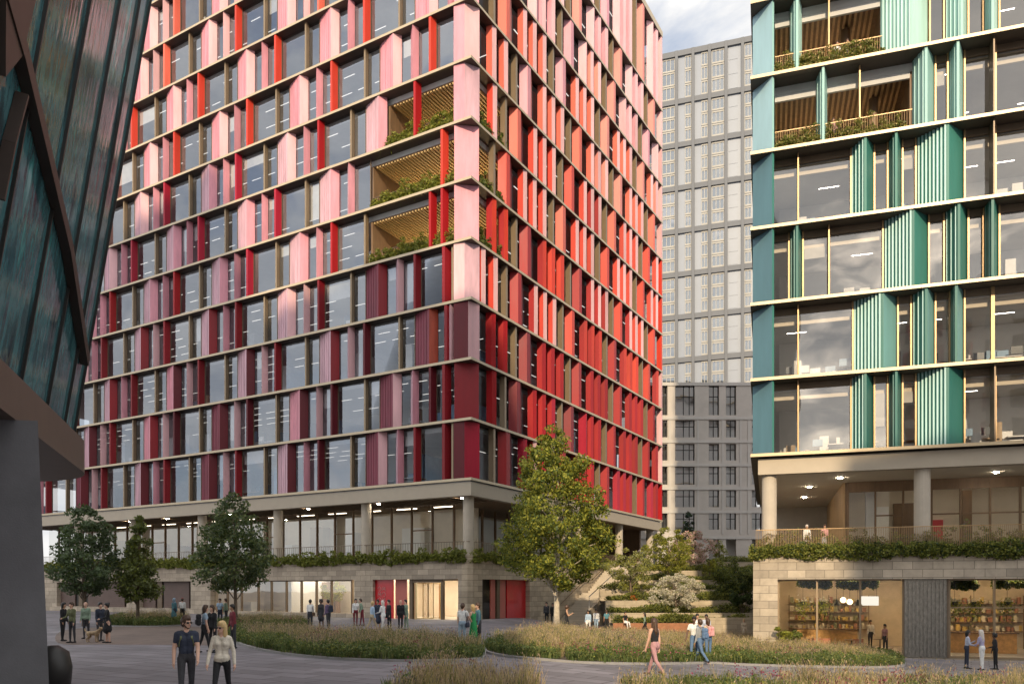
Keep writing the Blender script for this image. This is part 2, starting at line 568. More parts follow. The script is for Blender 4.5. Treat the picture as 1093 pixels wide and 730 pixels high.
levels = [ZB + FH * k for k in range(NR)] + [ZB + FH * 13]
SL_A = {4: 10.3, 5: 10.2, 6: 8.45}          # terrace rows -> length along the left face
SB = 6.0
for k, z in enumerate(levels):
    mb = MB()
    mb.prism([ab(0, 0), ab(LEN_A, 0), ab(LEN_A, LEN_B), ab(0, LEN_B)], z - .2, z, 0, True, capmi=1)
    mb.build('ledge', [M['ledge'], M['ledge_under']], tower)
    ub = MB()
    if k:
        ub.box(1.0, LEN_A - .3, 1.0, LEN_B - .3, z - .62, z - .205, 0, ab)
    else:
        ub.box(.25, LEN_A - .3, .25, LEN_B - .3, z - .3, z - .205, 0, ab)
    ub.build('floor_slab', [M['ceiling_grey']], tower)
pr = MB()
for q in ((0, .3, 0, LEN_B), (.3, LEN_A, 0, .3)):
    pr.box(*q, levels[-1] + .003, levels[-1] + .5, 0, ab)
pr.build('parapet', [M['ledge']], tower)
cb = MB(); cb.box(9.5, LEN_A - .6, 9.5, LEN_B - .6, 5.0, levels[-1] - .7, 0, ab); cb.build('core', M['core_wall'], tower)

rt = random.Random(3)
BLD = MB()
T = Parts()
ridge_mats = PM


def rowcol(r, side, j):
    """panel colours by storey: (wide left face, wide right face, blade, narrow side, narrow front)"""
    q = rt.random()
    if side == 'L':
        if r <= 2:
            far = j >= 2
            wl = rt.choice(['mauve', 'mauve', 'pink', 'plum']) if far else 'plum'
            wr = ('maroon' if q < .75 else 'deep_red') if far else rt.choice(['rust', 'pale_pink', 'plum', 'deep_red'])
            return wl, wr, rt.choice(['maroon', 'deep_red']), 'mauve', rt.choice(['pale_pink', 'pale_pink', 'pale_pink', 'pink'])
        if r == 3: return ('plum' if j < 2 else 'mauve'), rt.choice(['pale_pink', 'deep_red', 'deep_red']), 'deep_red', 'mauve', rt.choice(['pink', 'pale_pink'])
        if r <= 6: return 'mauve', rt.choice(['pale_pink', 'pink', 'pink']), rt.choice(['red', 'crimson']), 'mauve', 'pink'
        if r <= 8: return 'pink', 'pale_pink', 'scarlet', 'pink', 'pink'
        return rt.choice(['pink', 'pink', 'salmon']), 'pale_pink', rt.choice(['coral', 'scarlet']), 'salmon', 'pale_pink'
    if r == 0: return 'red', 'maroon', rt.choice(['red', 'crimson']), 'red', rt.choice(['red', 'crimson', 'red', 'red', 'red', 'pale_pink'])
    if r <= 2: return rt.choice(['red', 'deep_red']), 'maroon', 'red', 'red', rt.choice(['red', 'red', 'crimson', 'red', 'pale_pink'])
    if r <= 4: return rt.choice(['red', 'scarlet']), 'deep_red', 'red', rt.choice(['red', 'scarlet']), rt.choice(['pale_pink', 'pale_pink', 'scarlet'])
    if r <= 6: return rt.choice(['scarlet', 'coral', 'scarlet']), 'red', 'scarlet', rt.choice(['scarlet', 'red']), 'pale_pink'
    if r <= 8: return rt.choice(['coral', 'salmon', 'pink']), 'salmon', 'coral', rt.choice(['coral', 'salmon']), 'pale_pink'
    return rt.choice(['pink', 'salmon']), 'pink', 'salmon', rt.choice(['salmon', 'pink']), 'pale_pink'


def prism3(fr, s0, sr, s1, z0, z1, cr, cl, ribs=False, dep=.93):
    """folded panel: right face s0->ridge, left face ridge->s1"""
    mb = MB()
    pl = [fr(s0, -dep), fr(sr, -.07), fr(s1, -dep)]
    mb.prism(pl, z0, z1, cr, True, side=[cr, cl, cl])
    if ribs:
        n = 5
        for i in range(1, n):
            t = i / n
            s = sr + (s1 - sr) * t; d = -.07 + (-dep + .07) * t
            q = [fr(s - .03, d - .02), fr(s + .05, d - .02 - .05), fr(s + .05, d + .02), fr(s - .03, d + .06)]
            mb.prism(q, z0, z1, cl)
    return mb


def pane(fr, s0, s1, z0, z1, d=-.97):
    mb = MB()
    a, b = fr(s0, d), fr(s1, d)
    mb.quad((*a, z0), (*b, z0), (*b, z1), (*a, z1))
    return mb


for r in range(NR):
    z0 = levels[r] + .003; z1 = levels[r + 1] - .203
    term = SL_A.get(r)
    # --- left face
    off = [8.52, 7.04, 3.49][r % 3]
    j = -1
    while True:
        p = off + 10.15 * j
        if p > LEN_A - 1: break
        j += 1
        lo = max(1.7, term or 0)
        wl, wr, bl, ns, nf = rowcol(r, 'L', j)
        if p >= lo - .3 and p + 2.2 < LEN_A:
            T.add('folded_panel', prism3(fL, p, p + .42, p + 2.2, z0, z1, PI[wr], PI[wl], True), PM)
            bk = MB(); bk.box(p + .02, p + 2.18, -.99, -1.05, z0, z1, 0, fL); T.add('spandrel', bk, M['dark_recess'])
        for s0, s1 in ((2.22, 3.45), (3.47, 6.7), (6.74, 8.5), (8.54, 10.13)):
            A, B = max(p + s0, lo), min(p + s1, LEN_A)
            if B - A > .3:
                if rt.random() < .16:
                    bl_ = MB(); hb = rt.choice([.8, 1.3, 2.0, 2.9]); bl_.box(A + .06, B - .06, -1.16, -1.18, z1 - .45 - hb, z1 - .45, 0, fL); BLD.merge(bl_)
                T.add('window', pane(fL, A, B, z0, z1), M['glass_red'])
                mb = MB(); mb.box(A - .035, A + .035, -.99, -.86, z0, z1, 0, fL); T.add('mullion', mb, M['bronze_dark'])
        if p + 3.45 > max(lo, 1.7) and p + 3.8 < LEN_A:
            mb = MB(); mb.box(p + 3.45, p + 3.62, -.95, -.42, z0, z1, 0, fL); T.add('mullion', mb, M['bronze'])
        if p + 6.7 > 1.9 and p + 7.2 < LEN_A and (not term or p + 6.7 > term or 2.2 < p + 6.75 < 6.5):
            mb = MB()
            mb.prism([fL(p + 6.72, -.93), fL(p + 6.86, -.08), fL(p + 7.06, -.08), fL(p + 7.1, -.93)], z0, z1, PI[bl]); T.add('fin', mb, PM)
        if p + 8.4 > lo - .1 and p + 9.3 < LEN_A:
            mb = MB()
            mb.prism([fL(p + 8.45, -.93), fL(p + 8.62, -.08), fL(p + 9.25, -.93)], z0, z1, PI[nf], True, side=[PI[nf], PI[ns], PI[ns]]); T.add('fin', mb, PM)
    if term and r == 5:
        mb = MB(); mb.prism([fL(2.5, -.93), fL(2.64, -.08), fL(2.84, -.08), fL(2.9, -.93)], z0, z1, PI['scarlet']); T.add('fin', mb, PM)
    if term and r == 4:
        mb = MB(); mb.prism([fL(2.5, -.93), fL(2.64, -.08), fL(2.84, -.08), fL(2.9, -.93)], z0, z1, PI['red']); T.add('fin', mb, PM)
    if r in (0, 1, 2) or (r in (3,)):
        mb = MB(); sx = 1.95 if r != 2 else 1.75
        mb.prism([fL(sx + .3, -.93), fL(sx + .5, -.08), fL(sx + .75, -.08), fL(sx + .8, -.93)], z0, z1, PI['deep_red']); T.add('fin', mb, PM)
    # --- right face
    off = [3.5, 5.2, 6.9, 5.4, 7.0, 3.5, 5.3, 7.0, 3.5, 5.2, 7.0, 3.5][r]
    j = -1
    while True:
        m0 = off + 10.15 * j
        if m0 > LEN_B - .5: break
        j += 1
        lo = SB if term else 1.5
        wl, wr, bl, ns, nf = rowcol(r, 'R', j)
        for s0, s1 in ((.3, 1.4), (3.6, 4.6), (4.95, 6.3), (6.65, 8.1), (8.45, 10.15)):
            A, B = max(m0 + s0, lo), min(m0 + s1, LEN_B)
            if B - A > .2: T.add('window', pane(fR, A, B, z0, z1), M['glass_red_side'])
        if 1.6 < m0 < LEN_B - .5:
            mb = MB(); mb.box(m0, m0 + .28, -.95, -.28, z0, z1, 0, fR); T.add('mullion', mb, M['bronze'])
        if m0 + 1.4 > 1.4 and m0 + 3.6 < LEN_B:
            mb = MB()
            mb.prism([fR(m0 + 1.4, -.93), fR(m0 + 1.75, -.08), fR(m0 + 2.3, -.08), fR(m0 + 3.6, -.93)], z0, z1, PI[wl], True, side=[PI[wl], PI[wl], PI[wr], PI[wr]])
            T.add('folded_panel', mb, PM)
            if m0 + 1.4 > lo:
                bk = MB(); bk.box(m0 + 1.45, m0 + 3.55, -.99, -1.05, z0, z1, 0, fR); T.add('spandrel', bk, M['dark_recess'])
        for q, sf in enumerate((4.6, 6.3, 8.1)):
            if 1.5 < m0 + sf < LEN_B - .4:
                front = nf if (r > 2 or q == int(j + r) % 3) else bl
                mb = MB()
                if (q == 0 and r > 8) or (r <= 2 and front != bl and q == 0):
                    mb.prism([fR(m0 + sf, -.93), fR(m0 + sf + .55, -.08), fR(m0 + sf + .75, -.12), fR(m0 + sf + .8, -.93)], z0, z1, PI[front], True,
                             side=[PI[front], PI[front], PI[ns], PI[ns]])
                else:
                    mb.prism([fR(m0 + sf, -.93), fR(m0 + sf + .1, -.25), fR(m0 + sf + .56, -.08), fR(m0 + sf + .6, -.93)], z0, z1, PI[ns], True,
                             side=[PI[ns if q else bl], PI[front], PI[ns], PI[ns]])
                T.add('fin', mb, PM)
    # end fin on the far right corner
    mb = MB(); mb.box(LEN_B - .35, LEN_B - .03, -.93, -.06, z0, z1, PI['pale_pink' if r in (1, 2, 3, 7, 8, 9, 10, 11) else 'scarlet' if r > 2 else 'red'], fR); T.add('fin', mb, PM)
    # --- corner panel
    ck = {0: ('maroon', 'crimson'), 1: ('deep_red', 'deep_red'), 2: ('maroon', 'pale_pink'), 3: ('pale_pink', 'mauve'), 4: ('pink', 'pink'), 5: ('pink', 'pink'), 6: ('pink', 'mauve')}.get(r, ('pink', 'pale_pink'))
    mb = MB()
    if r in (1, 4, 5, 8, 11):
        pl = [ab(1.6, .1), ab(.12, 1.25), ab(.95, 1.6), ab(1.7, .95)]
        mb.prism(pl, z0, z1, PI[ck[0]], True)
    else:
        k = .62 if r != 2 else .4
        pl = [ab(1.65, .1), ab(.75 if r != 2 else .42, .1 + .12), ab(.1, 1.3), ab(.95, 1.6), ab(1.7, .95)]
        mb.prism(pl, z0, z1, PI[ck[0]], True, side=[PI[ck[0]], PI[ck[1]], PI[ck[1]], PI[ck[1]], PI[ck[0]]])
    T.add('corner_panel', mb, PM)
    # --- terrace room
    if term:
        w = MB()
        w.box(1.0, term + .02, SB + .5, SB + .7, z0, z1 - .45, 0, ab)
        w.box(term + .02, term + .2, 1.0, SB + .7, z0, z1 - .45, 0, ab)
        nsl = int((term - 1) / .35)
        for i in range(nsl):
            a = 1.1 + i * .35
            w.box(a, a + .16, SB + .38, SB + .497, z0, z1 - .5, 1, ab)
        w.build('terrace_wall', [M['timber_dark'], M['timber']], tower)
        c = MB()
        c.box(1.02, term, 1.02, SB + .5, z1 - .50, z1 - .425, 1, ab)
        for i in range(int((term - 1) / .3)):
            a = 1.1 + i * .3
            c.box(a, a + .15, 1.05, SB + .48, z1 - .62, z1 - .503, 0, ab)
        c.build('timber_soffit', [M['timber_gold'], M['timber_dark']], tower)
        rl = MB()
        for q in range(int(term * 4)):
            a = 1.2 + q * .25
            if a < term: rl.bar((*ab(a, .85), z0), (*ab(a, .85), z0 + 1.15), .02)
        for q in range(int(SB * 4)):
            b = 1.5 + q * .25
            if b < SB: rl.bar((*ab(.85, b), z0), (*ab(.85, b), z0 + 1.15), .02)
        rl.bar((*ab(1.2, .85), z0 + 1.15), (*ab(term, .85), z0 + 1.15), .06, .04)
        rl.bar((*ab(.85, 1.5), z0 + 1.15), (*ab(.85, SB), z0 + 1.15), .06, .04)
        rl.build('railing', M['bronze_dark'], tower)
        lg = MB()
        for q in range(3):
            a = 2.5 + q * 2.8
            if a < term - .5: lg.box(a, a + .3, SB + .1, SB + .3, z0 + .05, z0 + .10, 0, ab)
        lg.build('downlight_or_fill', M['terrace_fill'], tower)  # added glow boxes at floor level, brightening the timber wall and ceiling

fL = lambda s, d: ab(s, -d)
fR = lambda s, d: ab(-d, s)
# office interiors: ceiling strips and furniture seen through the glass
st, fu = MB(), MB()
for r in range(NR):
    z1 = levels[r + 1] - .63; z0 = levels[r]
    term = SL_A.get(r, 0)
    for i in range(int(LEN_A / 1.9)):
        for jj in range(4):
            a = 1.6 + i * 1.9; b = 1.8 + jj * 1.8
            if (term and a < term + 1 and b < SB + 1) or rt.random() < .35 + .5 * (math.sin(a * .31 + r * 1.7) > .2): continue
            q = [ab(a, b), ab(a + 1.2, b), ab(a + 1.2, b + .07), ab(a, b + .07)]
            st.quad(*[(*p, z1 - .012) for p in q])
    for i in range(int((LEN_B - 9) / 1.9)):
        for jj in range(4):
            b = 9.5 + i * 1.9; a = 1.8 + jj * 1.8
            if rt.random() < .35: continue
            q = [ab(a, b), ab(a, b + 1.2), ab(a + .07, b + 1.2), ab(a + .07, b)]
            st.quad(*[(*p, z1 - .012) for p in q])
    for i in range(150):
        if rt.random() < .62: a, b = rt.uniform(1.8, LEN_A - 3), rt.uniform(1.8, 8)
        else: a, b = rt.uniform(1.8, 8), rt.uniform(1.8, LEN_B - 2)
        if term and a < term + 1.5 and b < SB + 2: continue
        k = rt.random()
        if k < .45: fu.box(a, a + 1.5, b, b + .8, z0 + .68, z0 + .74, rt.choice([0, 0, 1]), ab)
        elif k < .75: fu.box(a, a + .55, b, b + .06, z0 + .8, z0 + 1.2, rt.choice([2, 3, 0]), ab)
        elif k < .9: fu.box(a, a + .5, b, b + .5, z0 + .003, z0 + rt.uniform(.9, 1.9), rt.choice([0, 1, 2, 3]), ab)
        else: fu.box(a, a + .7, b, b + 3.0, z0 + .003, z0 + 2.9, rt.choice([0, 0, 3]), ab)
tag(st.build('ceiling_light', M['strip_light'], tower), kind='stuff')
mat('blind_cloth', (.55, .54, .52), .9)
tag(BLD.build('blind', M['blind_cloth'], tower), kind='stuff')
mat('desk_white', (.75, .75, .74), .6); mat('desk_oak', (.42, .3, .18), .6); mat('monitor', (.05, .07, .1), .3); mat('screen_blue', (.2, .33, .48), .5)
tag(fu.build('office_furniture', [M['desk_white'], M['desk_oak'], M['monitor'], M['screen_blue']], tower), kind='stuff')

# ---- first floor under the overhang: beam, soffit, columns, glazing, terrace
bm_ = MB()
bm_.box(.1, LEN_A, .12, .7, ZB - 1.32, ZB - .31, 0, ab)
bm_.box(.12, .7, .703, LEN_B - .2, ZB - 1.32, ZB - .31, 0, ab)
bm_.build('edge_beam', M['beam'], tower)
so = MB()
so.box(.71, LEN_A, .71, LEN_B - .2, ZB - 1.2, ZB - 1.1, 0, ab)
for i in range(90):
    so.box(1.0 + i * .7, 1.12 + i * .7, .8, 4.9, ZB - 1.3, ZB - 1.203, 1, ab)
so.build('soffit', [M['timber_dark'], M['bronze_dark']], tower)
dl = MB()
for x in (330, 405, 494, 246, 180, 140):
    a = a_px(x, 1.6); p = ab(a, 1.5)
    dl.tube([(*p, ZB - 1.29), (*p, ZB - 1.33)], [.13, .13], 10)
dl.build('downlight_or_fill', M['lamp_white'], tower)
for x in (500, 391, 297, 216, 143, 84):
    a = a_px(x, 1.0)
    mb = MB(); c = ab(a, 1.0); mb.tube([(*c, 4.9), (*c, ZB - 1.32)], [.42, .42], 16)
    mb.build('column', M['concrete_warm'], tower, smooth=False)
for b in (11, 21, 31, 40.5):
    mb = MB(); c = ab(1.0, b); mb.tube([(*c, 4.9 if b < 30 else -1.5), (*c, ZB - 1.32)], [.42, .42], 16)
    mb.build('column', M['concrete_warm'], tower)
T2 = T
for i in range(27):
    a0 = 5.0 + i * 2.2
    mb = MB(); mb.box(a0 - .05, a0 + .05, 4.93, 5.15, 4.95, ZB - 1.31, 0, ab); T2.add('mullion', mb, M['timber_dark'])
    T2.add('window', pane(fL, a0 + .05, a0 + 2.15, 4.95, ZB - 1.31, -5.05), M['glass_shop'])
    if i % 4 == 1:
        mb = MB(); mb.box(a0 + .05, a0 + 2.15, 5.0, 5.1, 7.3, 7.4, 0, ab); T2.add('transom', mb, M['timber_dark'])
for i in range(10):
    b0 = 5.1 + i * 2.2
    mb = MB(); mb.box(4.93, 5.15, b0 - .05, b0 + .05, 4.95, ZB - 1.31, 0, ab); T2.add('mullion', mb, M['timber_dark'])
    T2.add('window', pane(fR, b0 + .05, b0 + 2.15, 4.95, ZB - 1.31, -5.05), M['glass_shop'])
T.flush(tower)
lb = MB()
lb.box(5.2, LEN_A - .6, 9.0, 9.2, 4.95, ZB - 1.21, 0, ab)
for i in range(14):
    a = 6 + i * 4.1
    lb.box(a, a + rt.uniform(1, 2.6), 7.8, 8.9, 4.95, 4.95 + rt.uniform(1, 3.6), rt.choice([0, 1, 2, 2]), ab)
lb.build('first_floor_room', [M['cream'], M['timber_dark'], M['white_paint']], tower)
lp = MB()
for i in range(14):
    a = 6 + i * 4.1
    lp.box(a, a + 2.2, 6.6, 6.72, ZB - 1.26, ZB - 1.212, 0, ab)
lp.build('ceiling_light', M['ceiling_panel'], tower)

# ---- stone podium
stL = mat_brick('stone_left', (0.41, 0.34, 0.26), (uL.x, uL.y), 1.05, .43, .014, .2, dark=.45)
stR = mat_brick('stone_right', (0.45, 0.37, 0.27), (uR.x, uR.y), 1.05, .43, .014, .2, dark=.45)


def wall_open(mb, fr, s0, s1, z0, z1, ops, d0, d1, mi=0):
    cur = s0
    for (a, b, za, zb) in sorted(ops):
        if a > cur: mb.box(cur, a, d0, d1, z0, z1, mi, fr)
        if za > z0: mb.box(a, b, d0, d1, z0, za, mi, fr)
        if zb < z1: mb.box(a, b, d0, d1, zb, z1, mi, fr)
        cur = b
    if cur < s1: mb.box(cur, s1, d0, d1, z0, z1, mi, fr)


ZH = 3.1
opsL = [(a_px(488.5), a_px(397.5)), (a_px(377.5), a_px(224)), (a_px(203), a_px(148)), (a_px(134.5), a_px(60))]
ops = [(a, b, -.3, ZH) for a, b in opsL]
ops[1] = (*opsL[1], .35, ZH); ops[2] = (*opsL[2], .5, ZH); ops[3] = (*opsL[3], .5, ZH)
mb = MB(); wall_open(mb, fL, .9, LEN_A, -.3, 4.9, ops, -.05, -.7)
mb.build('podium_wall', stL, tower)
opsR = [(b_px(515.5), b_px(566), -.6, ZH)]
mb = MB(); wall_open(mb, fR, .9, 34, -2, 4.9, opsR, -.05, -.7)
mb.prism([ab(.9, .05), ab(.42, .12), ab(.12, .42), ab(.05, .9), ab(.9, .9)], -.6, 4.9, 0)
mb.build('podium_wall', stR, tower)
uw = MB(); uw.box(9.6, 10, 26, LEN_B - .3, -1.2, ZB - 1.21, 0, ab); uw.box(2.5, 9.59, LEN_B - 1.2, LEN_B - .8, -1.2, ZB - 1.21, 0, ab); uw.build('undercroft_wall', M['timber_dark'], tower)
dk = MB(); dk.box(.7, LEN_A - .6, .7, 34, 4.55, 4.88, 0, ab)
dk.box(.705, LEN_A - .6, 9.6, 34, -.4, 4.5, 0, ab)
dk.build('terrace_deck', M['concrete'], tower)
rl = MB()
for i in range(240):
    a = .9 + i * .25
    if a < LEN_A - 1: rl.bar((*ab(a, .62), 4.9), (*ab(a, .62), 5.95), .022)
for i in range(120):
    b = .9 + i * .25
    rl.bar((*ab(.62, b), 4.9), (*ab(.62, b), 5.95), .022)
rl.bar((*ab(.6, .62), 5.95), (*ab(LEN_A - 1, .62), 5.95), .06, .04); rl.bar((*ab(.62, .62), 5.95), (*ab(.62, 31), 5.95), .06, .04)
rl.build('railing', M['bronze_dark'], tower)

# lobby rooms behind the ground floor openings
lo = MB()
a0, a1 = opsL[0][0], opsL[1][1]
lo.box(.8, a1 + .5, 7.0, 7.2, -.3, 4.5, 0, ab)
lo.box(a1 + .5, a1 + .7, .75, 7.2, -.3, 4.5, 0, ab)
lo.box(.8, a1 + .5, .75, 6.99, 3.35, 3.5, 1, ab)
lo.box(.8, a1 + .5, .02, 6.99, -.3, -.0, 2, ab)
lo.box(a_px(300), a_px(296), 1.2, 7, 0, 3.3, 1, ab)
lo.box(opsL[0][1] + .1, opsL[0][1] + .3, .75, 6.9, 0, 3.3, 0, ab)
lo.box(a_px(268, 4), a_px(232, 4), 4, 4.7, 0, 1.1, 1, ab)
lo.box(a_px(352, 4), a_px(312, 4), 5, 5.4, 0, 3.0, 3, ab)
lo.build('lobby_room', [M['cream'], M['white_paint'], M['concrete_warm'], M['timber_dark']], tower)
lc = MB()
for i in range(9):
    a = a_px(482) + i * 2.5
    if a < a1: lc.box(a, a + 1.6, 1.5, 5.5, 3.28, 3.345, 0, ab)
lc.build('ceiling_light', M['ceiling_panel'], tower)
# glazing of the lobby
for xs, zb in (((376, 354, 338, 322, 306, 290), .35), ((290, 276, 258, 243, 226), .35)):
    for x0, x1 in zip(xs, xs[1:]):
        s0, s1 = a_px(x0, .5), a_px(x1, .5)
        pane(fL, s0, s1, zb + .03, ZH, -.5).build('window', M['glass_shop'], tower)
        mb = MB(); mb.box(s0 - .06, s0 + .06, -.62, -.4, zb, ZH, 0, fL)
        mb.box(s0 + .06, s1 - .06, -.56, -.44, ZH - .1, ZH, 0, fL); mb.build('window_frame', M['bronze_dark'], tower)
# entrance: red logo panel, salmon panel, revolving door, glass
def slab_el(name, x0, x1, d0, d1, z0, z1, m, fr=fL, f=a_px, dp=.5):
    mb = MB(); s0, s1 = f(x0, dp), f(x1, dp); mb.box(s0, s1, d0, d1, z0, z1, 0, fr)
    return mb.build(name, m, tower)
lpn = slab_el('sign_panel', 420.5, 398, -.35, -.5, 0, ZH, M['door_red'])
slab_el('wall_panel', 434, 422, -.5, -.6, 0, ZH, M['panel_salmon'])
slab_el('door_post', 442, 438.5, -.3, -.62, 0, ZH, M['bronze_dark'])
slab_el('door_post', 474, 472, -.3, -.62, 0, ZH, M['bronze_dark'])
slab_el('door_header', 471.9, 442.1, -.32, -.6, 2.85, ZH, M['bronze_dark'])
slab_el('door_header', 488, 474.1, -.32, -.6, 2.98, ZH, M['bronze'])
pane(fL, a_px(488, .5), a_px(474, .5), 0, 2.98, -.5).build('window', M['glass_shop'], tower)
pane(fL, a_px(438.5, .5), a_px(434, .5), 0, ZH, -.5).build('window', M['glass_shop'], tower)
mat('brass', (.72, .55, .28), .3, .8, var=.1, scale=4, stretch=(1, 1, .1))
rd = empty('revolving_door', (*ab(a_px(457, .9), .9), 0)); rd.parent = tower
rd.matrix_parent_inverse = Matrix.Translation(-tower.location)
cx_, cy_ = rd.location.x, rd.location.y
def child(mb, name, m, parent):
    o = mb.build(name, m); o.parent = parent
    o.matrix_parent_inverse = Matrix.Translation(-Vector(parent.location)); return o
mb = MB()
for k in range(4):
    an = k * math.pi / 2 + .5
    mb.bar((cx_, cy_, .05), (cx_, cy_, 2.8), .08)
    e = (cx_ + 1.05 * math.cos(an), cy_ + 1.05 * math.sin(an))
    mb.bar((*e, .05), (*e, 2.8), .06); mb.bar((cx_, cy_, .08), (*e, .08), .06); mb.bar((cx_, cy_, 2.78), (*e, 2.78), .06)
child(mb, 'door_frame', M['brass'], rd)
mb = MB()
for k in range(4):
    an = k * math.pi / 2 + .5
    e = (cx_ + 1.05 * math.cos(an), cy_ + 1.05 * math.sin(an))
    mb.quad((cx_, cy_, .1), (*e, .1), (*e, 2.76), (cx_, cy_, 2.76))
child(mb, 'door_leaf', M['glass_shop'], rd)
for k0 in (math.radians(150), math.radians(330)):
    mb = MB()
    for i in range(7):
        t0, t1 = k0 + i * .19, k0 + (i + 1) * .19
        mb.quad((cx_ + 1.12 * math.cos(t0), cy_ + 1.12 * math.sin(t0), 0), (cx_ + 1.12 * math.cos(t1), cy_ + 1.12 * math.sin(t1), 0), (cx_ + 1.12 * math.cos(t1), cy_ + 1.12 * math.sin(t1), 2.84), (cx_ + 1.12 * math.cos(t0), cy_ + 1.12 * math.sin(t0), 2.84))
    child(mb, 'curved_screen', M['brass'], rd)
# painted scribble emblem: loose strokes on the red panel
em = MB()
mat('emblem_paint', (.62, .30, .28), .6)
sA, sB = a_px(412, .35), a_px(403, .35)
re = random.Random(9)
def stroke(pts):
    for (u0, v0), (u1, v1) in zip(pts, pts[1:]):
        p = ab(sA + (sB - sA) * u0, .335); q = ab(sA + (sB - sA) * u1, .335)
        em.bar((*p, 1.25 + 1.35 * v0), (*q, 1.25 + 1.35 * v1), .045, .02)
for row in range(3):
    for c in range(2):
        ox, oy = c * .52, .68 - row * .33
        if (row + c) % 2: stroke([(ox + .23 + .2 * math.cos(t * .5), oy + .14 + .13 * math.sin(t * .5)) for t in range(11)])
        else:
            stroke([(ox + .04, oy + .02), (ox + .1, oy + .27), (ox + .22, oy + .1), (ox + .34, oy + .27), (ox + .42, oy + .03)])
            stroke([(ox + .05, oy + .12), (ox + .4, oy + .15)])
em.build('emblem', M['emblem_paint'], lpn)
# right side doors
slab_el('door', 540.5, 565.5, -.45, -.55, -.3, ZH, M['door_red'], fR, b_px)
slab_el('wall_panel', 523.5, 528, -.45, -.56, -.3, ZH, M['panel_salmon'], fR, b_px)
slab_el('door_post', 529, 532, -.35, -.6, -.3, ZH, M['bronze_dark'], fR, b_px)
slab_el('wall_panel', 533, 539, -.45, -.56, -.3, ZH, M['panel_salmon'], fR, b_px)
pane(fR, b_px(516, .5), b_px(523, .5), -.3, ZH, -.5).build('window', M['glass_shop'], tower)
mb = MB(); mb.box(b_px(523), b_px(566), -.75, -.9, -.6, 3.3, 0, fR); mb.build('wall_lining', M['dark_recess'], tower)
# shuttered bays on the left
for (xa, xb, segs) in ((203, 148, ((202, 175, 'shutter_brown'), (173, 168, 'bronze_dark'), (166, 149, 'shutter_brown'))),
                       (134, 60, ((133, 94, 'shutter_brown'), (90, 84, 'bronze_dark'), (80, 62, 'shutter_brown')))):
    for x0, x1, m in segs:
        o = slab_el('shutter', x0, x1, -.5, -.6, .5, ZH, M[m])
        mb = MB()
        for i in range(12):
            mb.box(a_px(x0, .5) + .03, a_px(x1, .5) - .03, -.47, -.497, .6 + i * .21, .68 + i * .21, 0, fL)
        mb.build('louvre', M[m], o)
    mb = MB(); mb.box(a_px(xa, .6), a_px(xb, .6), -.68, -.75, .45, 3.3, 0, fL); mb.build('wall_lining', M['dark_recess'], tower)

# outside staircase beside the podium
stair = empty('outdoor_staircase', (*ab(-2.0, 14), -.9)); tag(stair, 'stone staircase with glass balustrade climbing beside the red tower podium', 'stairs')
mb = MB(); NS = 26
for i in range(NS):
    b0 = 14.0 + i * .42 + (1.2 if i > 12 else 0); zt = -.9 + (i + 1) * .222
    mb.box(-3.0, -.06, b0, b0 + .42 + (1.2 if i == 12 else 0), -1.6, zt, 0, ab)
mb.build('flight', M['concrete_warm'], stair)
mb = MB()
pa, pb = ab(-3.25, 13.6), ab(-3.02, 13.6); pc, pd = ab(-3.25, 27), ab(-3.02, 27)
mb.add([(*pa, -1.6), (*pb, -1.6), (*pd, -1.6), (*pc, -1.6), (*pa, .3), (*pb, .3), (*pd, 5.4), (*pc, 5.4)],
       [(0, 1, 5, 4), (1, 2, 6, 5), (2, 3, 7, 6), (3, 0, 4, 7), (4, 5, 6, 7), (0, 3, 2, 1)])
mb.build('side_wall', stR, stair)
mb = MB()
for b in (14.2, 18.4, 22.6, 26.6):
    p = ab(-3.13, b); z = .3 + (b - 13.6) / 13.4 * 5.1
    mb.bar((*p, z), (*p, z + 1.15), .05)
mb.bar((*ab(-3.13, 14.2), 1.68), (*ab(-3.13, 26.6), 6.4), .06)
mb.build('handrail', M['steel'], stair)
mb = MB()
mb.bar((*ab(-.18, 14.5), 1.0), (*ab(-.18, 19.6), 3.2), .06); mb.bar((*ab(-.18, 19.6), 3.2), (*ab(-.18, 21.2), 3.2), .06); mb.bar((*ab(-.18, 21.2), 3.2), (*ab(-.18, 27), 5.8), .06)
mb.build('handrail', M['bronze_dark'], stair)

# ================================================================ teal building
T0 = Vector((P(801, HY, 43.9).x, 43.9, 0))
tu, tn = Vector((.9508, -.3097, 0)), Vector((-.3097, -.9508, 0))
TF, TZ = 4.2, 9.84


def tf(t, d):
    p = T0 + tu * t + tn * d
    return (p.x, p.y)


def t_px(x, d=0.0):
    c = (x - CX) / F
    X, Y = T0.x + tn.x * d, T0.y + tn.y * d
    return (c * Y - X) / (tu.x - c * tu.y)


teal = empty('office_building', (T0.x, T0.y, -1.25))
tag(teal, 'office building with gold ledges and ribbed green and teal fins above a stone cafe base', 'building')
mat('gold_ledge', (0.54, 0.42, 0.26), .4, .2, var=.05)
mat('gold_trim', (0.42, 0.27, 0.13), .4, .3, var=.05)
def tc(name, c): return mat(name, c, .45, 0, var=.1, scale=1.2, stretch=(1, 1, .2), isl=.15, spec=.3)
tc('green_dark', (.035, .15, .13)); tc('green_mid', (.05, .20, .165)); tc('mint', (.30, .53, .49)); tc('mint_pale', (.50, .76, .68)); tc('rib_pale', (.40, .62, .60))
tc('teal_blue', (.10, .21, .26)); tc('sky_blue', (.34, .54, .61)); tc('teal_face', (.16, .34, .33))
TK = ['green_dark', 'green_mid', 'mint', 'mint_pale', 'rib_pale', 'teal_blue', 'sky_blue', 'teal_face']
TM = [M[k] for k in TK]; TI = {k: i for i, k in enumerate(TK)}
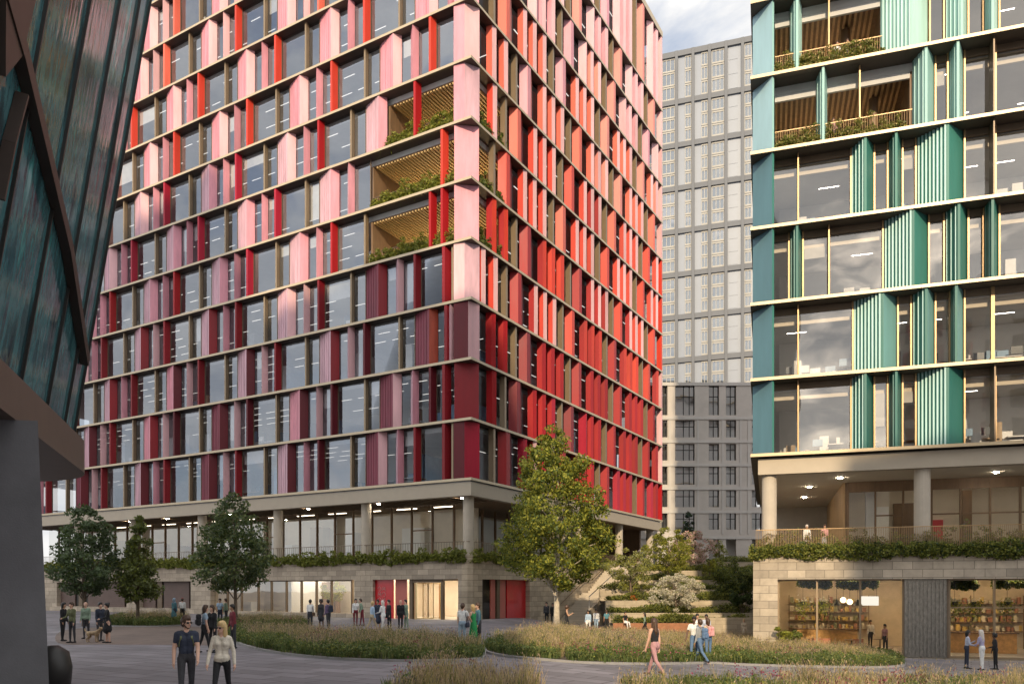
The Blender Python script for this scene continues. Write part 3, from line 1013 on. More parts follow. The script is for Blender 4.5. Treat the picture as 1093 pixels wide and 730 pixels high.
LT, DT, TR = 30.0, 26.0, 12
tl = [TZ + TF * k for k in range(TR + 1)]
TERR = {4: 972, 5: 940}
for k, z in enumerate(tl):
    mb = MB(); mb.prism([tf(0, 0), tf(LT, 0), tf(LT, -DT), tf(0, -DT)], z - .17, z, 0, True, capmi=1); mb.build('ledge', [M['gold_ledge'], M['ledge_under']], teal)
    mb = MB(); mb.box(1.25, LT - .3, -1.25, -DT + .3, z - .6 if k else z - .25, z - .173, 0, tf); mb.build('floor_slab', M['slab_grey'], teal)
mb = MB(); mb.box(10.5, LT - .5, -12, -DT + .5, TZ + .01, tl[-1] - .61, 0, tf); mb.build('core', M['core_wall'], teal)
for r_ in range(4):
    mb = MB(); mb.box(1.6, LT - .5, -6.3, -6.5, tl[r_] + .003, tl[r_ + 1] - .61, 0, tf); mb.build('partition', M['white_paint'], teal)
TP = Parts(); rq0 = random.Random(8)
GD = -1.15
ROWS = {  # windows: (x0, x1), bronze bars, ribbed panels (x0, ridge, x1)
    0: (((824, 852), (852, 908), (933, 947), (963, 977), (1029, 1060), (1062, 1130)), (852, 1061), ((908, 925, 932), (948, 958, 962), (978, 1013, 1028))),
    1: (((824, 852), (852, 910), (958, 972), (998, 1013), (1029, 1058), (1060, 1130)), (852,), ((910, 943, 957), (973, 990, 997), (1014, 1022, 1028))),
    2: (((824, 842), (857, 885), (885, 942), (991, 1007), (1033, 1049), (1066, 1130)), (885,), ((843, 852, 856), (943, 976, 990), (1008, 1025, 1032), (1050, 1061, 1065))),
    3: (((824, 852), (852, 908), (933, 947), (963, 977), (1029, 1060), (1062, 1130)), (852, 1060), ((908, 925, 933), (948, 958, 962), (978, 1013, 1028))),
    4: (((824, 824), (998, 1011), (1029, 1060), (1062, 1130)), (918, 1060), ((871, 880, 883), (974, 990, 997), (1012, 1024, 1028))),
    5: (((992, 1007), (1033, 1049), (1066, 1130)), (885,), ((843, 852, 856), (940, 975, 990), (1008, 1028, 1032), (1050, 1061, 1065))),
    6: (((824, 852), (852, 908), (933, 947), (963, 977), (1029, 1060), (1062, 1130)), (852, 1060), ((908, 925, 933), (948, 958, 962), (978, 1013, 1028))),
    7: (((824, 852), (852, 910), (958, 972), (998, 1013), (1029, 1058), (1060, 1130)), (852,), ((910, 943, 957), (973, 990, 997))),
}
for r in range(TR):
    z0, z1 = tl[r] + .003, tl[r + 1] - .173
    wins, bars, ribs = ROWS[r if r < 8 else 6 + r % 2]
    lightrow = r >= 4
    # chamfered corner panel
    mb = MB()
    mb.prism([tf(.1, -1.15), tf(1.15, -.1), tf(1.25, -.2), tf(1.25, -1.15)], z0, z1, TI['sky_blue'] if lightrow else TI['teal_blue'], True,
             side=[TI['sky_blue' if lightrow else 'teal_blue'], TI['mint' if lightrow else 'green_mid'], TI['green_mid'], TI['green_mid']])
    TP.add('corner_panel', mb, TM)
    for x0, x1 in wins:
        if x1 - x0 < 3: continue
        a, b = t_px(x0, GD), t_px(x1, GD)
        TP.add('window', pane(tf, a, b, z0, z1, GD), M['glass_teal'])
        if rq0.random() < .18:
            hb = rq0.choice([.6, 1.1, 1.8]); mb = MB(); mb.box(a + .08, b - .08, GD - .2, GD - .22, z1 - .86 - hb, z1 - .86, 0, tf); TP.add('blind', mb, M['blind_cloth'])
        for s in (a, b):
            mb = MB(); mb.box(s - .04, s + .04, GD - .03, GD + .16, z0, z1, 0, tf); TP.add('mullion', mb, M['gold_trim'])
        mb = MB(); mb.box(a + .05, b - .05, GD - .3, GD - .4, z1 - .85, z1 - .36, 0, tf); TP.add('bulkhead', mb, M['cream'])
        mb = MB(); mb.box(a + .05, b - .05, GD - .03, GD + .05, z1 - .36, z1 + .0, 0, tf); TP.add('head_panel', mb, M['bronze_dark'])
    for x in bars:
        a = t_px(x, -.5); mb = MB(); mb.box(a - .035, a + .035, GD, -.6 if not (x == 1060 or x == 1061) else -.3, z0, z1, 0, tf); TP.add('mullion', mb, M['gold_trim' if x < 1060 else 'bronze_dark'])
    for x0, xr, x1 in ribs:
        a, b, c = t_px(x0, GD), t_px(xr, -.1), t_px(x1, GD)
        base = TI['mint'] if lightrow else TI['green_dark'] if r < 3 else TI['green_mid']
        face = TI['mint_pale'] if r == 5 else TI['mint'] if r == 4 else (TI['green_dark'] if r == 0 else TI['teal_face'] if r in (1,) else TI['green_mid'])
        mb = MB()
        mb.prism([tf(a, GD), tf(b - .12, -.1), tf(b, -.1), tf(c, GD)], z0, z1, base, True, side=[base, base, face, base])
        n = max(2, int(round((b - a) / .17)))
        for i in range(n):
            t = (i + .35) / n; s = a + (b - .12 - a) * t; d = GD + (-.1 - GD) * t
            w = (b - a) / n * .5
            mb.prism([tf(s, d - .03), tf(s + w, d - .03), tf(s + w, d + .1), tf(s, d + .1)], z0, z1, TI['rib_pale'] if (r >= 4 or x1 - x0 > 18) else TI['mint'])
        TP.add('ribbed_panel', mb, TM)
    if r in TERR:
        te = t_px(TERR[r], -1)
        D = 5.5
        w = MB()
        w.box(1.3, te, -D, -D - .2, z0, z1 - .45, 0, tf); w.box(te, te + .15, -1.3, -D - .2, z0, z1 - .45, 0, tf)
        for i in range(int(te / .3)):
            w.box(1.35 + i * .3, 1.47 + i * .3, -D + .1, -D + .003, z0, z1 - .45, 1, tf)
        w.build('terrace_wall', [M['timber_dark'], M['timber']], teal)
        c = MB()
        c.box(1.3, te, -1.32, -D, z1 - .5, z1 - .435, 1, tf)
        for i in range(int((te - 1.3) / .28)):
            c.box(1.32 + i * .28, 1.44 + i * .28, -1.35, -D + .11, z1 - .62, z1 - .503, 0, tf)
        c.build('timber_soffit', [M['timber'], M['timber_dark']], teal)
        mb = MB(); mb.box(1.3, te, -1.25, -1.4, z1 - .8, z1 - .437, 0, tf); mb.build('fascia', M['slab_grey'], teal)
        rl = MB()
        for i in range(int((te - 1.3) / .12)):
            rl.bar((*tf(1.35 + i * .12, -.5), z0), (*tf(1.35 + i * .12, -.5), z0 + 1.1), .018)
        rl.bar((*tf(1.3, -.5), z0 + 1.1), (*tf(te, -.5), z0 + 1.1), .05, .04)
        rl.build('railing', M['gold_trim'], teal)
        # plain brown columns inside the loggia
        mb = MB(); mb.tube([(*tf(te - 1.6, -3), z0), (*tf(te - 1.6, -3), z1 - .5)], [.25, .25], 12); mb.build('column', M['timber_dark'], teal)
        lg = MB()
        for q in range(3): lg.box(2 + q * 1.6, 2.2 + q * 1.6, -4.9, -5.1, z0 + .05, z0 + .10, 0, tf)
        lg.build('downlight_or_fill', M['loggia_fill'], teal)  # floor-level fill boxes added to light the loggia timber
    # left flank
    mb = MB(); mb.box(.35, .45, -1.2, -DT + .4, z0, z1, TI['green_dark'], tf); TP.add('flank_panel', mb, TM)
st, fu = MB(), MB()
rq = random.Random(21)
for r in range(TR):
    z0, z1 = tl[r], tl[r + 1] - .6
    for i in range(15):
        for j in range(4):
            t, d = 2 + i * 1.8, -2.2 - j * 2.1
            if r in TERR and t < t_px(TERR[r]) + .4 and j < 2: continue
            if rq.random() < .4 + .5 * (math.sin(t * .4 + r * 2.1) > .25): continue
            st.quad(*[(*tf(t + x, d + y), z1 - .012) for x, y in ((0, 0), (1.1, 0), (1.1, .045), (0, .045))])
    for i in range(46):
        t, d = rq.uniform(1.8, 16), rq.uniform(-6, -2)
        if r in TERR and t < t_px(TERR[r]) + .8 and d > -6: continue
        k = rq.random()
        if k < .5: fu.box(t, t + 1.5, d, d - .8, z0 + .68, z0 + .74, rq.choice([0, 0, 1]), tf)
        elif k < .8: fu.box(t, t + .55, d, d - .06, z0 + .8, z0 + 1.2, rq.choice([2, 3, 0]), tf)
        else: fu.box(t, t + .5, d, d - .5, z0 + .003, z0 + rq.uniform(.9, 1.9), rq.choice([0, 0, 1, 3]), tf)
tag(st.build('ceiling_light', mat_emit('office_strip', (1, .93, .82), 15.0, True), teal), kind='stuff')
tag(fu.build('office_furniture', [M['desk_white'], M['desk_oak'], M['monitor'], M['screen_blue']], teal), kind='stuff')

# ---- level one: beam, soffit with lights, columns, recessed glazing, slatted return
mb = MB(); mb.box(.4, LT, -.35, -.9, TZ - 1.13, TZ - .255, 0, tf); mb.box(.4, .95, -.903, -DT + .4, TZ - 1.13, TZ - .255, 0, tf)
mb.build('edge_beam', M['beam'], teal)
mb = MB(); mb.box(.96, LT, -.91, -DT + .4, TZ - 1.1, TZ - 1.0, 0, tf); mb.build('soffit', mat('soffit_beige', (.62, .54, .42), .7, var=.04), teal)
ZS = TZ - 1.1
for x, y in ((897, 510), (864, 519.5), (859, 530.7), (854.4, 542.8), (850.4, 552), (1063.4, 504)):
    Y = F * (ZS - .02 - CH) / (HY - y); X = (x - CX) / F * Y
    mb = MB(); mb.tube([(X, Y, ZS - .003), (X, Y, ZS - .05)], [.12, .12], 10); mb.build('downlight_or_fill', M['lamp_white'], teal)
ZD = 4.35
for t in (1.0, 8.75, 16.5):
    mb = MB(); mb.tube([(*tf(t, -.95), ZD), (*tf(t, -.95), ZS)], [.40, .40], 18); mb.build('column', M['concrete_warm'], teal)
mb = MB(); mb.box(.6, LT, -.9, -DT + .5, ZD - .4, ZD - .02, 0, tf); mb.build('terrace_deck', M['concrete'], teal)
L1 = TP
tg = 5.5
for i in range(11):
    a = tg + i * 1.5
    mb = MB(); mb.box(a - .05, a + .05, -5.42, -5.6, ZD, ZS - .003, 0, tf); L1.add('mullion', mb, M['timber_dark'])
    L1.add('window', pane(tf, a + .05, a + 1.45, ZD, ZS - .6, -5.5), M['glass_shop'])
    mb = MB(); mb.box(a + .05, a + 1.45, -5.45, -5.55, ZS - .62, ZS - .003, 0, tf); L1.add('head_panel', mb, M['timber_dark'])
    if i % 2 == 1 or i > 3:
        mb = MB(); mb.box(a + .05, a + 1.45, -5.46, -5.54, ZD + 2.3, ZD + 2.38, 0, tf); L1.add('transom', mb, M['timber_dark'])
TP.flush(teal)
mb = MB(); mb.box(tg - .05, tg - .15, -5.62, -20, ZD, ZS - .003, 0, tf)
for i in range(46): mb.box(tg - .152, tg - .28, -5.65 - i * .3, -5.78 - i * .3, ZD, ZS - .004, 1, tf)
mb.build('slatted_wall', [M['timber_dark'], M['timber']], teal)
mb = MB(); mb.box(.6, tg - .2, -20, -20.2, ZD, ZS - .003, 0, tf); mb.build('wall', M['concrete_warm'], teal)
mb = MB(); mb.box(tg, LT - 2, -9.5, -9.7, ZD, ZS - .003, 0, tf)
mb.box(tg + 1.1, tg + 1.7, -6.6, -7.0, ZD, ZS - .5, 1, tf); mb.box(tg + 2.0, tg + 2.7, -9.0, -9.45, ZD, ZD + 3.2, 1, tf); mb.box(tg + 6.5, tg + 7.0, -7.4, -7.8, ZD, ZS - .5, 3, tf); mb.box(tg + 3.6, tg + 6.2, -8.6, -9.0, ZD, ZD + 1.1, 3, tf)
mb.box(tg + 5, tg + 5.8, -9.2, -9.45, ZD, ZD + 2.3, 2, tf); mb.box(tg + 3, tg + 4.6, -9.2, -9.45, ZD, ZD + 3.4, 3, tf)
mb.build('first_floor_room', [M['cream'], M['white_paint'], M['door_red'], M['timber_dark']], teal)
mb = MB()
for i in range(5): mb.box(tg + .8 + i * 2.2, tg + 2.0 + i * 2.2, -6.6, -6.9, ZS - .06, ZS - .008, 0, tf)
mb.build('ceiling_light', M['ceiling_panel'], teal)

# ---- stone base with the cafe
stT = mat_brick('stone_teal', (0.41, 0.345, 0.265), (tu.x, tu.y), .95, .42, .014, .2, dark=.45)
GB = -1.25
o1 = (t_px(830), t_px(962), GB - .02, 2.86); o2 = (t_px(963.5), LT - 1, GB - .02, 2.86)
mb = MB(); wall_open(mb, tf, .15, LT, -2.2, ZD, [(o1[0], o2[1], GB - .02, 2.86)], .25, -.45)
mb.box(.15, .7, -.453, -DT, -2.2, ZD, 0, tf)
mb.build('stone_wall', stT, teal)
fl = MB(); fl.box(.75, LT - 1, -.47, -10, GB - .3, GB, 0, tf); fl.build('cafe_floor', M['concrete_warm'], teal)
cf = MB()
cf.box(.75, LT - 1, -9.0, -9.2, GB, 3.0, 0, tf); cf.box(.75, LT - 1, -.47, -9.0, 2.95, 3.2, 1, tf)
cf.build('cafe_wall', [mat('cafe_plaster', (.62, .50, .34), .8, var=.12), M['timber_dark']], teal)
def shop_pane(x0, x1, tr):
    a, b = t_px(x0, -.2), t_px(x1, -.2)
    pane(tf, a, b, GB + .02, 2.86, -.2).build('window', M['glass_shop'], teal)
    mb = MB(); mb.box(a - .05, a + .05, -.26, -.1, GB, 2.86, 0, tf); mb.box(a + .05, b - .05, -.25, -.12, 2.78, 2.86, 0, tf); mb.box(a + .05, b - .05, -.25, -.12, GB, GB + .1, 0, tf)
    if tr: mb.box(a + .05, b - .05, -.24, -.14, tr, tr + .05, 0, tf)
    mb.build('window_frame', M['bronze'], teal)
shop_pane(831, 872, None); shop_pane(872, 918, None); shop_pane(918, 962.5, None)
shop_pane(1013, 1061, 1.35); shop_pane(1061, 1130, 1.35); shop_pane(1130, 1180, 1.35)
mat('mesh_panel', (.25, .235, .21), .35, .75, var=.35, scale=9, stretch=(1, 1, .5))
mb = MB(); a, b = t_px(964, -.1), t_px(1012, -.1)
mb.box(a, b, -.12, -.3, GB, 2.86, 0, tf)
mb.build('perforated_panel', M['mesh_panel'], teal)
for s in (a, b):
    mb = MB(); mb.box(s - .05, s + .05, -.05, -.119, GB, 2.86, 0, tf); mb.build('window_frame', M['bronze_dark'], teal)
mb = MB(); 
for i in range(11):
    s = a + .05 + (b - a - .1) * i / 11
    mb.box(s + .02, s + .09, -.07, -.118, GB + .1, 2.8, 0, tf)
mb.build('slat', M['mesh_panel'], teal)
# cafe fittings
mat('counter_amber', (.60, .32, .10), .45, var=.25, scale=5)
mat('terracotta', (.50, .20, .11), .7)
trail_spots = ((2.6, 4.2), (4.6, 6.6), (9.9, 11.4), (12.3, 14.5))
for i, (x, y, lab) in enumerate(((3.4, -1.9, 'small round cafe table near the left window'), (5.4, -2.2, 'small round cafe table by the customer in pink'), (7.0, -3.4, 'small round cafe table at the back of the left cafe bay'))):
    c = tf(x, y); r = empty('cafe_table', (*c, GB)); tag(r, lab, 'table')
    mb = MB(); mb.tube([(*c, GB + .72), (*c, GB + .75)], [.38, .38], 16); mb.build('tabletop', M['timber_dark'], r)
    mb = MB(); mb.tube([(*c, GB + .003), (*c, GB + .03), (*c, GB + .06), (*c, GB + .72)], [.25, .25, .03, .03], 10); mb.build('leg', M['black_metal'], r)
cu = MB()
cu.box(2.6, 6.0, -5.2, -5.9, GB + .003, GB + 1.15, 0, tf); cu.box(2.5, 6.1, -5.1, -6.0, GB + 1.153, GB + 1.2, 1, tf)
co = cu.build('shop_counter', [M['counter_amber'], M['timber_dark']]); tag(co, 'amber fronted cafe counter behind the left shop window', 'counter')
cu = MB()
cu.box(9.9, 14, -4.2, -4.9, GB + .003, GB + 1.1, 0, tf); cu.box(9.8, 14.1, -4.1, -5.0, GB + 1.103, GB + 1.16, 1, tf)
co = cu.build('shop_counter', [M['counter_amber'], M['timber_dark']]); tag(co, 'glowing amber counter behind the people outside the right cafe window', 'counter')
rs_ = random.Random(4)
for (t0, t1, lab) in ((2.2, 7.0, 'timber wall shelves of jars and bottles in the left cafe bay'), (9.8, 15.5, 'timber wall shelves of produce in the right cafe bay')):
    sh = MB()
    for k in range(4):
        z = GB + 1.0 + k * .55
        sh.box(t0, t1, -8.55, -8.98, z, z + .05, 0, tf)
    for s in (t0, (t0 + t1) / 2, t1 - .05): sh.box(s, s + .05, -8.5, -8.547, GB + .003, GB + 3.2, 0, tf)
    so_ = sh.build('wall_shelf', [M['timber_dark']]); tag(so_, lab, 'shelves')
    it = MB()
    mat('jar_red', (.38, .17, .09), .4); mat('jar_yellow', (.65, .45, .12), .4); mat('jar_cream', (.7, .6, .42), .5); mat('jar_green', (.25, .24, .12), .5)
    for k in range(4):
        s = t0 + .1
        while s < t1 - .2:
            w = rs_.uniform(.1, .25)
            it.box(s, s + w, -8.62, -8.85, GB + 1.053 + k * .55, GB + 1.053 + k * .55 + rs_.uniform(.15, .4), rs_.randrange(4), tf)
            s += w + rs_.uniform(.02, .18)
    tag(it.build('shelf_goods', [M['jar_red'], M['jar_yellow'], M['jar_cream'], M['jar_green']]), 'jars, bottles and packets standing on the ' + ('left' if t0 < 5 else 'right') + ' cafe shelves', 'goods', kind='stuff')
def pendant(t, d, z, m_shade, black, label):
    r = empty('pendant_lamp', (*tf(t, d), z)); tag(r, label, 'lamp', 'pendant lamps in the cafe')
    c = tf(t, d)
    mb = MB()
    if black: mb.tube([(*c, z - .25), (*c, z - .05), (*c, z + .08)], [.26, .1, .05], 14, cap=False)
    else: mb.ball((*c, z - .1), .17, 12)
    mb.build('lamp_shade', M[m_shade], r, smooth=True)
    mb = MB(); mb.bar((*c, z + .07), (*c, 2.95), .015); mb.build('cord', M['black_metal'], r)
    if black:
        mb = MB(); mb.ball((*c, z - .17), .07, 8); mb.build('bulb', M['lamp_warm'], r)
for i, (x, y, bl) in enumerate(((893, 643, 1), (915.5, 643, 1), (900, 640, 0), (907, 642, 0))):
    d = -3.0; t = t_px(x, d); z = zc(y, tf(t, d)[1]) + .1
    pendant(t, d, z, 'black_metal' if bl else 'lamp_warm', bl, ['black bell shaped cafe pendant lamp, left of the white globes', 'black bell shaped cafe pendant lamp, beside the lit screen', 'white globe cafe pendant, the left one of the two', 'white globe cafe pendant, the right one of the two'][i])
d = -5.0; t = t_px(928, d); z = zc(641, tf(t, d)[1])
sg = MB(); sg.box(t - .5, t + .5, d, d - .08, z - .27, z + .27, 0, tf); sgo = sg.build('menu_board', M['screen_white']); tag(sgo, 'lit white menu board hanging in the cafe', 'board')
mb = MB(); mb.bar((*tf(t - .4, d - .04), z + .27), (*tf(t - .4, d - .04), 2.95), .02); mb.bar((*tf(t + .4, d - .04), z + .27), (*tf(t + .4, d - .04), 2.95), .02); mb.build('hanger', M['black_metal'], sgo)
mb = MB()
for i in range(9):
    for j in range(3):
        if i == 4: continue
        mb.box(1.6 + i * 1.6, 2.3 + i * 1.6, -1.6 - j * 2.4, -1.72 - j * 2.4, 2.9, 2.945, 0, tf)
mb.build('ceiling_light', mat_emit('cafe_light', (1, .76, .46), 40.0, True), teal)
# round cafe chairs with orange shells
def chair(t, d, lab):
    r = empty('cafe_chair', (*tf(t, d), GB)); c = tf(t, d); tag(r, lab, 'chair', 'orange tub chairs in the cafe')
    mb = MB(); mb.tube([(*c, GB + .4), (*c, GB + .46)], [.27, .29], 12); mb.build('seat', M['terracotta'], r)
    mb = MB()
    for i in range(8):
        a0, a1 = 3.6 + i * .36, 3.6 + (i + 1) * .36
        q = [(c[0] + rr * math.cos(a), c[1] + rr * math.sin(a)) for rr, a in ((.27, a0), (.32, a0), (.32, a1), (.27, a1))]
        mb.prism(q, GB + .42, GB + .85, 0)
    mb.build('backrest', M['terracotta'], r)
    for sx in (-.2, .2):
        for sy in (-.2, .2):
            mb = MB(); mb.bar((c[0] + sx, c[1] + sy, GB + .002), (c[0] + sx * .8, c[1] + sy * .8, GB + .4), .03); mb.build('leg', M['black_metal'], r)
for i, x in enumerate((869, 880, 915)):
    chair(t_px(x, -1.4), -1.4, ['orange tub chair in the cafe window, the leftmost one', 'orange tub chair in the cafe window, second from the left', 'orange tub chair in the cafe window, by the dark table'][i])

# ================================================================ ground
mat_brick('plaza_paving', (0.195, 0.183, 0.20), (uL.x, uL.y), 1.5, .75, .028, .2, .7, ground=True, dark=.42, bump=.25)
mat_brick('path_paving', (0.165, 0.125, 0.105), (uR.x, uR.y), .4, .2, .01, .14, .8, ground=True, dark=.7, bump=.15)
mat('kerb_stone', (.27, .26, .25), .75, var=.1, scale=4)
xs = [-700, -60, -30] + [-12 + .75 * i for i in range(52)] + [60, 700]
ys = [-120, -10, 10, 24, 30] + [34 + 2 * i for i in range(13)] + [62, 80, 110, 250, 1500]
mb = MB()
for i in range(len(xs) - 1):
    for j in range(len(ys) - 1):
        q = [(xs[i], ys[j]), (xs[i + 1], ys[j]), (xs[i + 1], ys[j + 1]), (xs[i], ys[j + 1])]
        mb.quad(*[(x, y, gz(x, y)) for x, y in q])
tag(mb.build('plaza_ground', M['plaza_paving']), kind='structure')


def ground_sheet(name, px_poly, m, dz, k=5):
    pts = [G(x, y) for x, y in px_poly]
    sp = smooth_poly(pts, k)
    c = sum((Vector(p) for p in sp), Vector()) / len(sp)
    mb = MB()
    n = len(sp)
    rings = [1.0, .66, .33]
    vs = []
    for r in rings:
        for p in sp:
            q = c.lerp(p, r); vs.append((q.x, q.y, gz(q.x, q.y) + dz))
    vs.append((c.x, c.y, gz(c.x, c.y) + dz))
    fs = []
    for k_ in range(2):
        for i in range(n): fs.append((k_ * n + i, k_ * n + (i + 1) % n, (k_ + 1) * n + (i + 1) % n, (k_ + 1) * n + i))
    for i in range(n): fs.append((2 * n + i, 2 * n + (i + 1) % n, 3 * n))
    mb.add(vs, fs)
    o = tag(mb.build(name, m), kind='structure')
    return o, sp


ground_sheet('path', [(62, 686), (110, 687.5), (180, 688), (232, 688), (246, 681), (246, 672), (190, 668), (130, 668.5), (70, 672)], M['path_paving'], .006)

# ================================================================ planting beds
mat_leaf('grass_green', (.115, .16, .05), .3)
mat_leaf('grass_olive', (.19, .20, .065), .3)
mat_leaf('grass_straw', (.46, .37, .15), .35, .25)
mat_leaf('grass_plume', (.56, .42, .27), .4, .2)
mat_leaf('grass_mauve', (.21, .17, .155), .35, .3)
mat_leaf('flower_pink', (.34, .07, .13), .3)
mat_leaf('flower_wine', (.16, .018, .045), .3)
mat_leaf('leaf_bed', (.085, .125, .035), .3)
mat_leaf('leaf_bed_light', (.24, .25, .05), .35)
BEDM = [M[k] for k in ('grass_green', 'grass_olive', 'grass_straw', 'grass_plume', 'grass_mauve', 'flower_pink', 'flower_wine', 'leaf_bed', 'leaf_bed_light')]


def bed(px_poly, label, dens, hgt, seed, mix, flowers=5, low_front=True, kerb=True, floww=None, width=.012, world=None):
    NP.seed(seed)
    if world: pts = [Vector((x, y, gz(x, y))) for x, y in world]
    else: pts = [G(x, y) for x, y in px_poly]
    sp = smooth_poly(pts, 5)
    c = sum((Vector(p) for p in sp), Vector()) / len(sp)
    mb = MB(); n = len(sp)
    mb.add([(p.x, p.y, gz(p.x, p.y) + .05) for p in sp] + [(c.x, c.y, gz(c.x, c.y) + .09)], [(i, (i + 1) % n, n) for i in range(n)])
    tag(mb.build('soil', M['soil']), kind='structure')
    if kerb:
        mb = MB()
        for i in range(n):
            p, q = sp[i], sp[(i + 1) % n]
            op = p + (p - c).normalized() * .11; oq = q + (q - c).normalized() * .11
            z0, z1 = gz(p.x, p.y), gz(q.x, q.y)
            mb.add([(p.x, p.y, z0 - .1), (q.x, q.y, z1 - .1), (oq.x, oq.y, z1 - .1), (op.x, op.y, z0 - .1),
                    (p.x, p.y, z0 + .08), (q.x, q.y, z1 + .08), (oq.x, oq.y, z1 + .08), (op.x, op.y, z0 + .08)],
                   [(4, 5, 6, 7), (0, 1, 5, 4), (2, 3, 7, 6)])
        tag(mb.build('kerb', M['kerb_stone']), kind='structure')
    x0, x1 = min(p.x for p in sp), max(p.x for p in sp); y0, y1 = min(p.y for p in sp), max(p.y for p in sp)
    nc = int((x1 - x0) * (y1 - y0) * dens)
    X, Y = NP.uniform(x0, x1, nc), NP.uniform(y0, y1, nc)
    k = in_poly(X, Y, [(p.x, p.y) for p in sp]); X, Y = X[k], Y[k]
    nc = len(X)
    # species patches from smooth waves
    w = np.sin(X * .9 + seed) + np.sin(Y * 1.1 + 1.7 * seed) + np.sin(X * .35 - Y * .5 + seed * .3) + NP.normal(size=nc) * .6
    V_, Q_, m_ = [], [], []
    off = 0
    per = 16
    yb = np.array([0.0])
    # distance in depth from the front edge (0 front .. 1 back) decides low leafy edge or tall plume grass
    fr = np.zeros(nc)
    for i in range(nc):
        ys_ = []
        for a in range(n):
            p, q = sp[a], sp[a - 1]
            if (p.x > X[i]) != (q.x > X[i]): ys_.append(p.y + (X[i] - p.x) / (q.x - p.x) * (q.y - p.y))
        lo = max([v for v in ys_ if v <= Y[i]] or [Y[i]])
        fr[i] = Y[i] - lo
    leafy = ((fr < 2.4 + 1.0 * np.sin(X * 1.3 + seed) + .4 * NP.normal(size=nc)) | (np.sin(X * 1.9 + seed) * np.sin(Y * 2.3) > .55)) if low_front else (w > .7)
    for sp_i, sel, h, wd, ln, ms, pr in (
            (0, leafy, hgt * .62, width * 1.6, .22, [0, 1, 7], [.4, .2, .4]),
            (1, ~leafy & (w < 0), hgt, width, .30, [1, 2, 3], mix),
            (2, ~leafy & (w >= 0), hgt * .85, width, .26, [0, 2, 4], [.42, .22, .36])):
        Xs, Ys = X[sel], Y[sel]
        m = len(Xs) * per
        if not m: continue
        r = .16 * np.sqrt(NP.rand(m)); a = NP.rand(m) * 6.283
        bx = np.repeat(Xs, per) + r * np.cos(a); by = np.repeat(Ys, per) + r * np.sin(a)
        gzv = np.array([gz(x, y) for x, y in zip(Xs, Ys)]).repeat(per) + .06
        ch = np.repeat((.6 + .75 * NP.rand(len(Xs)) ** 1.5) * (1 + .22 * np.sin(Xs * 2.7 + seed) * np.sin(Ys * 1.9)), per)
        hh = h * ch * (.6 + .5 * NP.rand(m))
        mi = NP.choice(ms, size=m, p=pr)
        V, Q, mm = blades(np.stack([bx, by, gzv], 1), hh, np.full(m, wd), ln * hh * (.3 + NP.rand(m)), mi)
        V_.append(V); Q_.append(Q + off); m_.append(mm); off += len(V)
        if not sp_i:
            cc = np.stack([Xs, Ys, np.array([gz(x, y) for x, y in zip(Xs, Ys)]) + .10 + hgt * .40 * (.3 + 1.2 * NP.rand(len(Xs)))], 1)
            C = cloud(cc, np.full(len(cc), .17), 34)
            V, Q = leaf_quads(C, .075)
            V_.append(V); Q_.append(Q + off); m_.append(NP.choice([0, 7, 1, 8], size=len(Q), p=[.3, .3, .25, .15])); off += len(V)
        if sp_i:   # seed heads
            tip = V.reshape(-1, 6, 3)[:, 4, :]; s2 = NP.rand(len(tip)) < .45
            C = np.repeat(tip[s2], 2, 0) + NP.normal(size=(2 * s2.sum(), 3)) * [.02, .02, .05]
            V, Q = leaf_quads(C, .075, .22, 3.0)
            V_.append(V); Q_.append(Q + off); m_.append(NP.choice([3, 3, 4, 2], size=len(Q))); off += len(V)
    nf = int(len(X) * flowers / 100)
    if nf:
        seeds = NP.choice(nc, max(2, nf // 12))
        sid = NP.choice(seeds, nf)
        fx, fy = X[sid] + NP.normal(size=nf) * .5, Y[sid] + NP.normal(size=nf) * .35
        C = np.stack([fx, fy, np.array([gz(x, y) for x, y in zip(fx, fy)]) + hgt * (.6 + .5 * NP.rand(nf))], 1).repeat(7, 0)
        C += NP.normal(size=C.shape) * [.05, .05, .07]
        V, Q = leaf_quads(C, .05, .7)
        V_.append(V); Q_.append(Q + off); m_.append(NP.choice(floww or [5, 5, 6], size=len(Q))); off += len(V)
    o = fast_mesh('ornamental_grass', np.concatenate(V_), np.concatenate(Q_), np.concatenate(m_), BEDM)
    tag(o, label, 'grass', None, 'stuff')
    return o


bed([(238, 678), (262, 689), (300, 697.5), (360, 703.5), (440, 706), (505, 704), (516, 699), (508, 690), (455, 683), (390, 680), (320, 677), (265, 673), (240, 672)],
    'mixed mauve grasses and low green plants in the long bed before the red tower entrance', 14, .52, 2, [.6, .12, .28], 6)
bed([(519, 694), (536, 700), (575, 704), (630, 708), (700, 709), (757, 708), (800, 710), (880, 712), (950, 712), (962, 707), (930, 698), (862, 690), (790, 684), (700, 680), (620, 677), (560, 679), (527, 684)],
    'golden feather grasses over low green plants in the sunlit middle bed', 14, .50, 3, [.42, .40, .18], 6)
bed(None, 'tall straw coloured feather grasses along the bottom right edge of the plaza', 30, .66, 4, [.55, .22, .23], 10, low_front=False, kerb=False, floww=[6, 6, 5],
    world=[(2.2, 16.6), (4.2, 15.0), (8, 14.6), (14, 15), (15.5, 18), (15.0, 24.0), (11.5, 22.6), (8.0, 20.6), (6.0, 19.6), (3.6, 18.4)])
bed(None, 'tuft of mauve and straw grasses at the bottom centre edge of the plaza', 24, .60, 5, [.3, .35, .35], 9, low_front=False, kerb=False, floww=[5],
    world=[(-2.7, 16.6), (-1.2, 16.0), (.4, 16.2), (.5, 18), (-.6, 18.9), (-2.2, 18.6)])
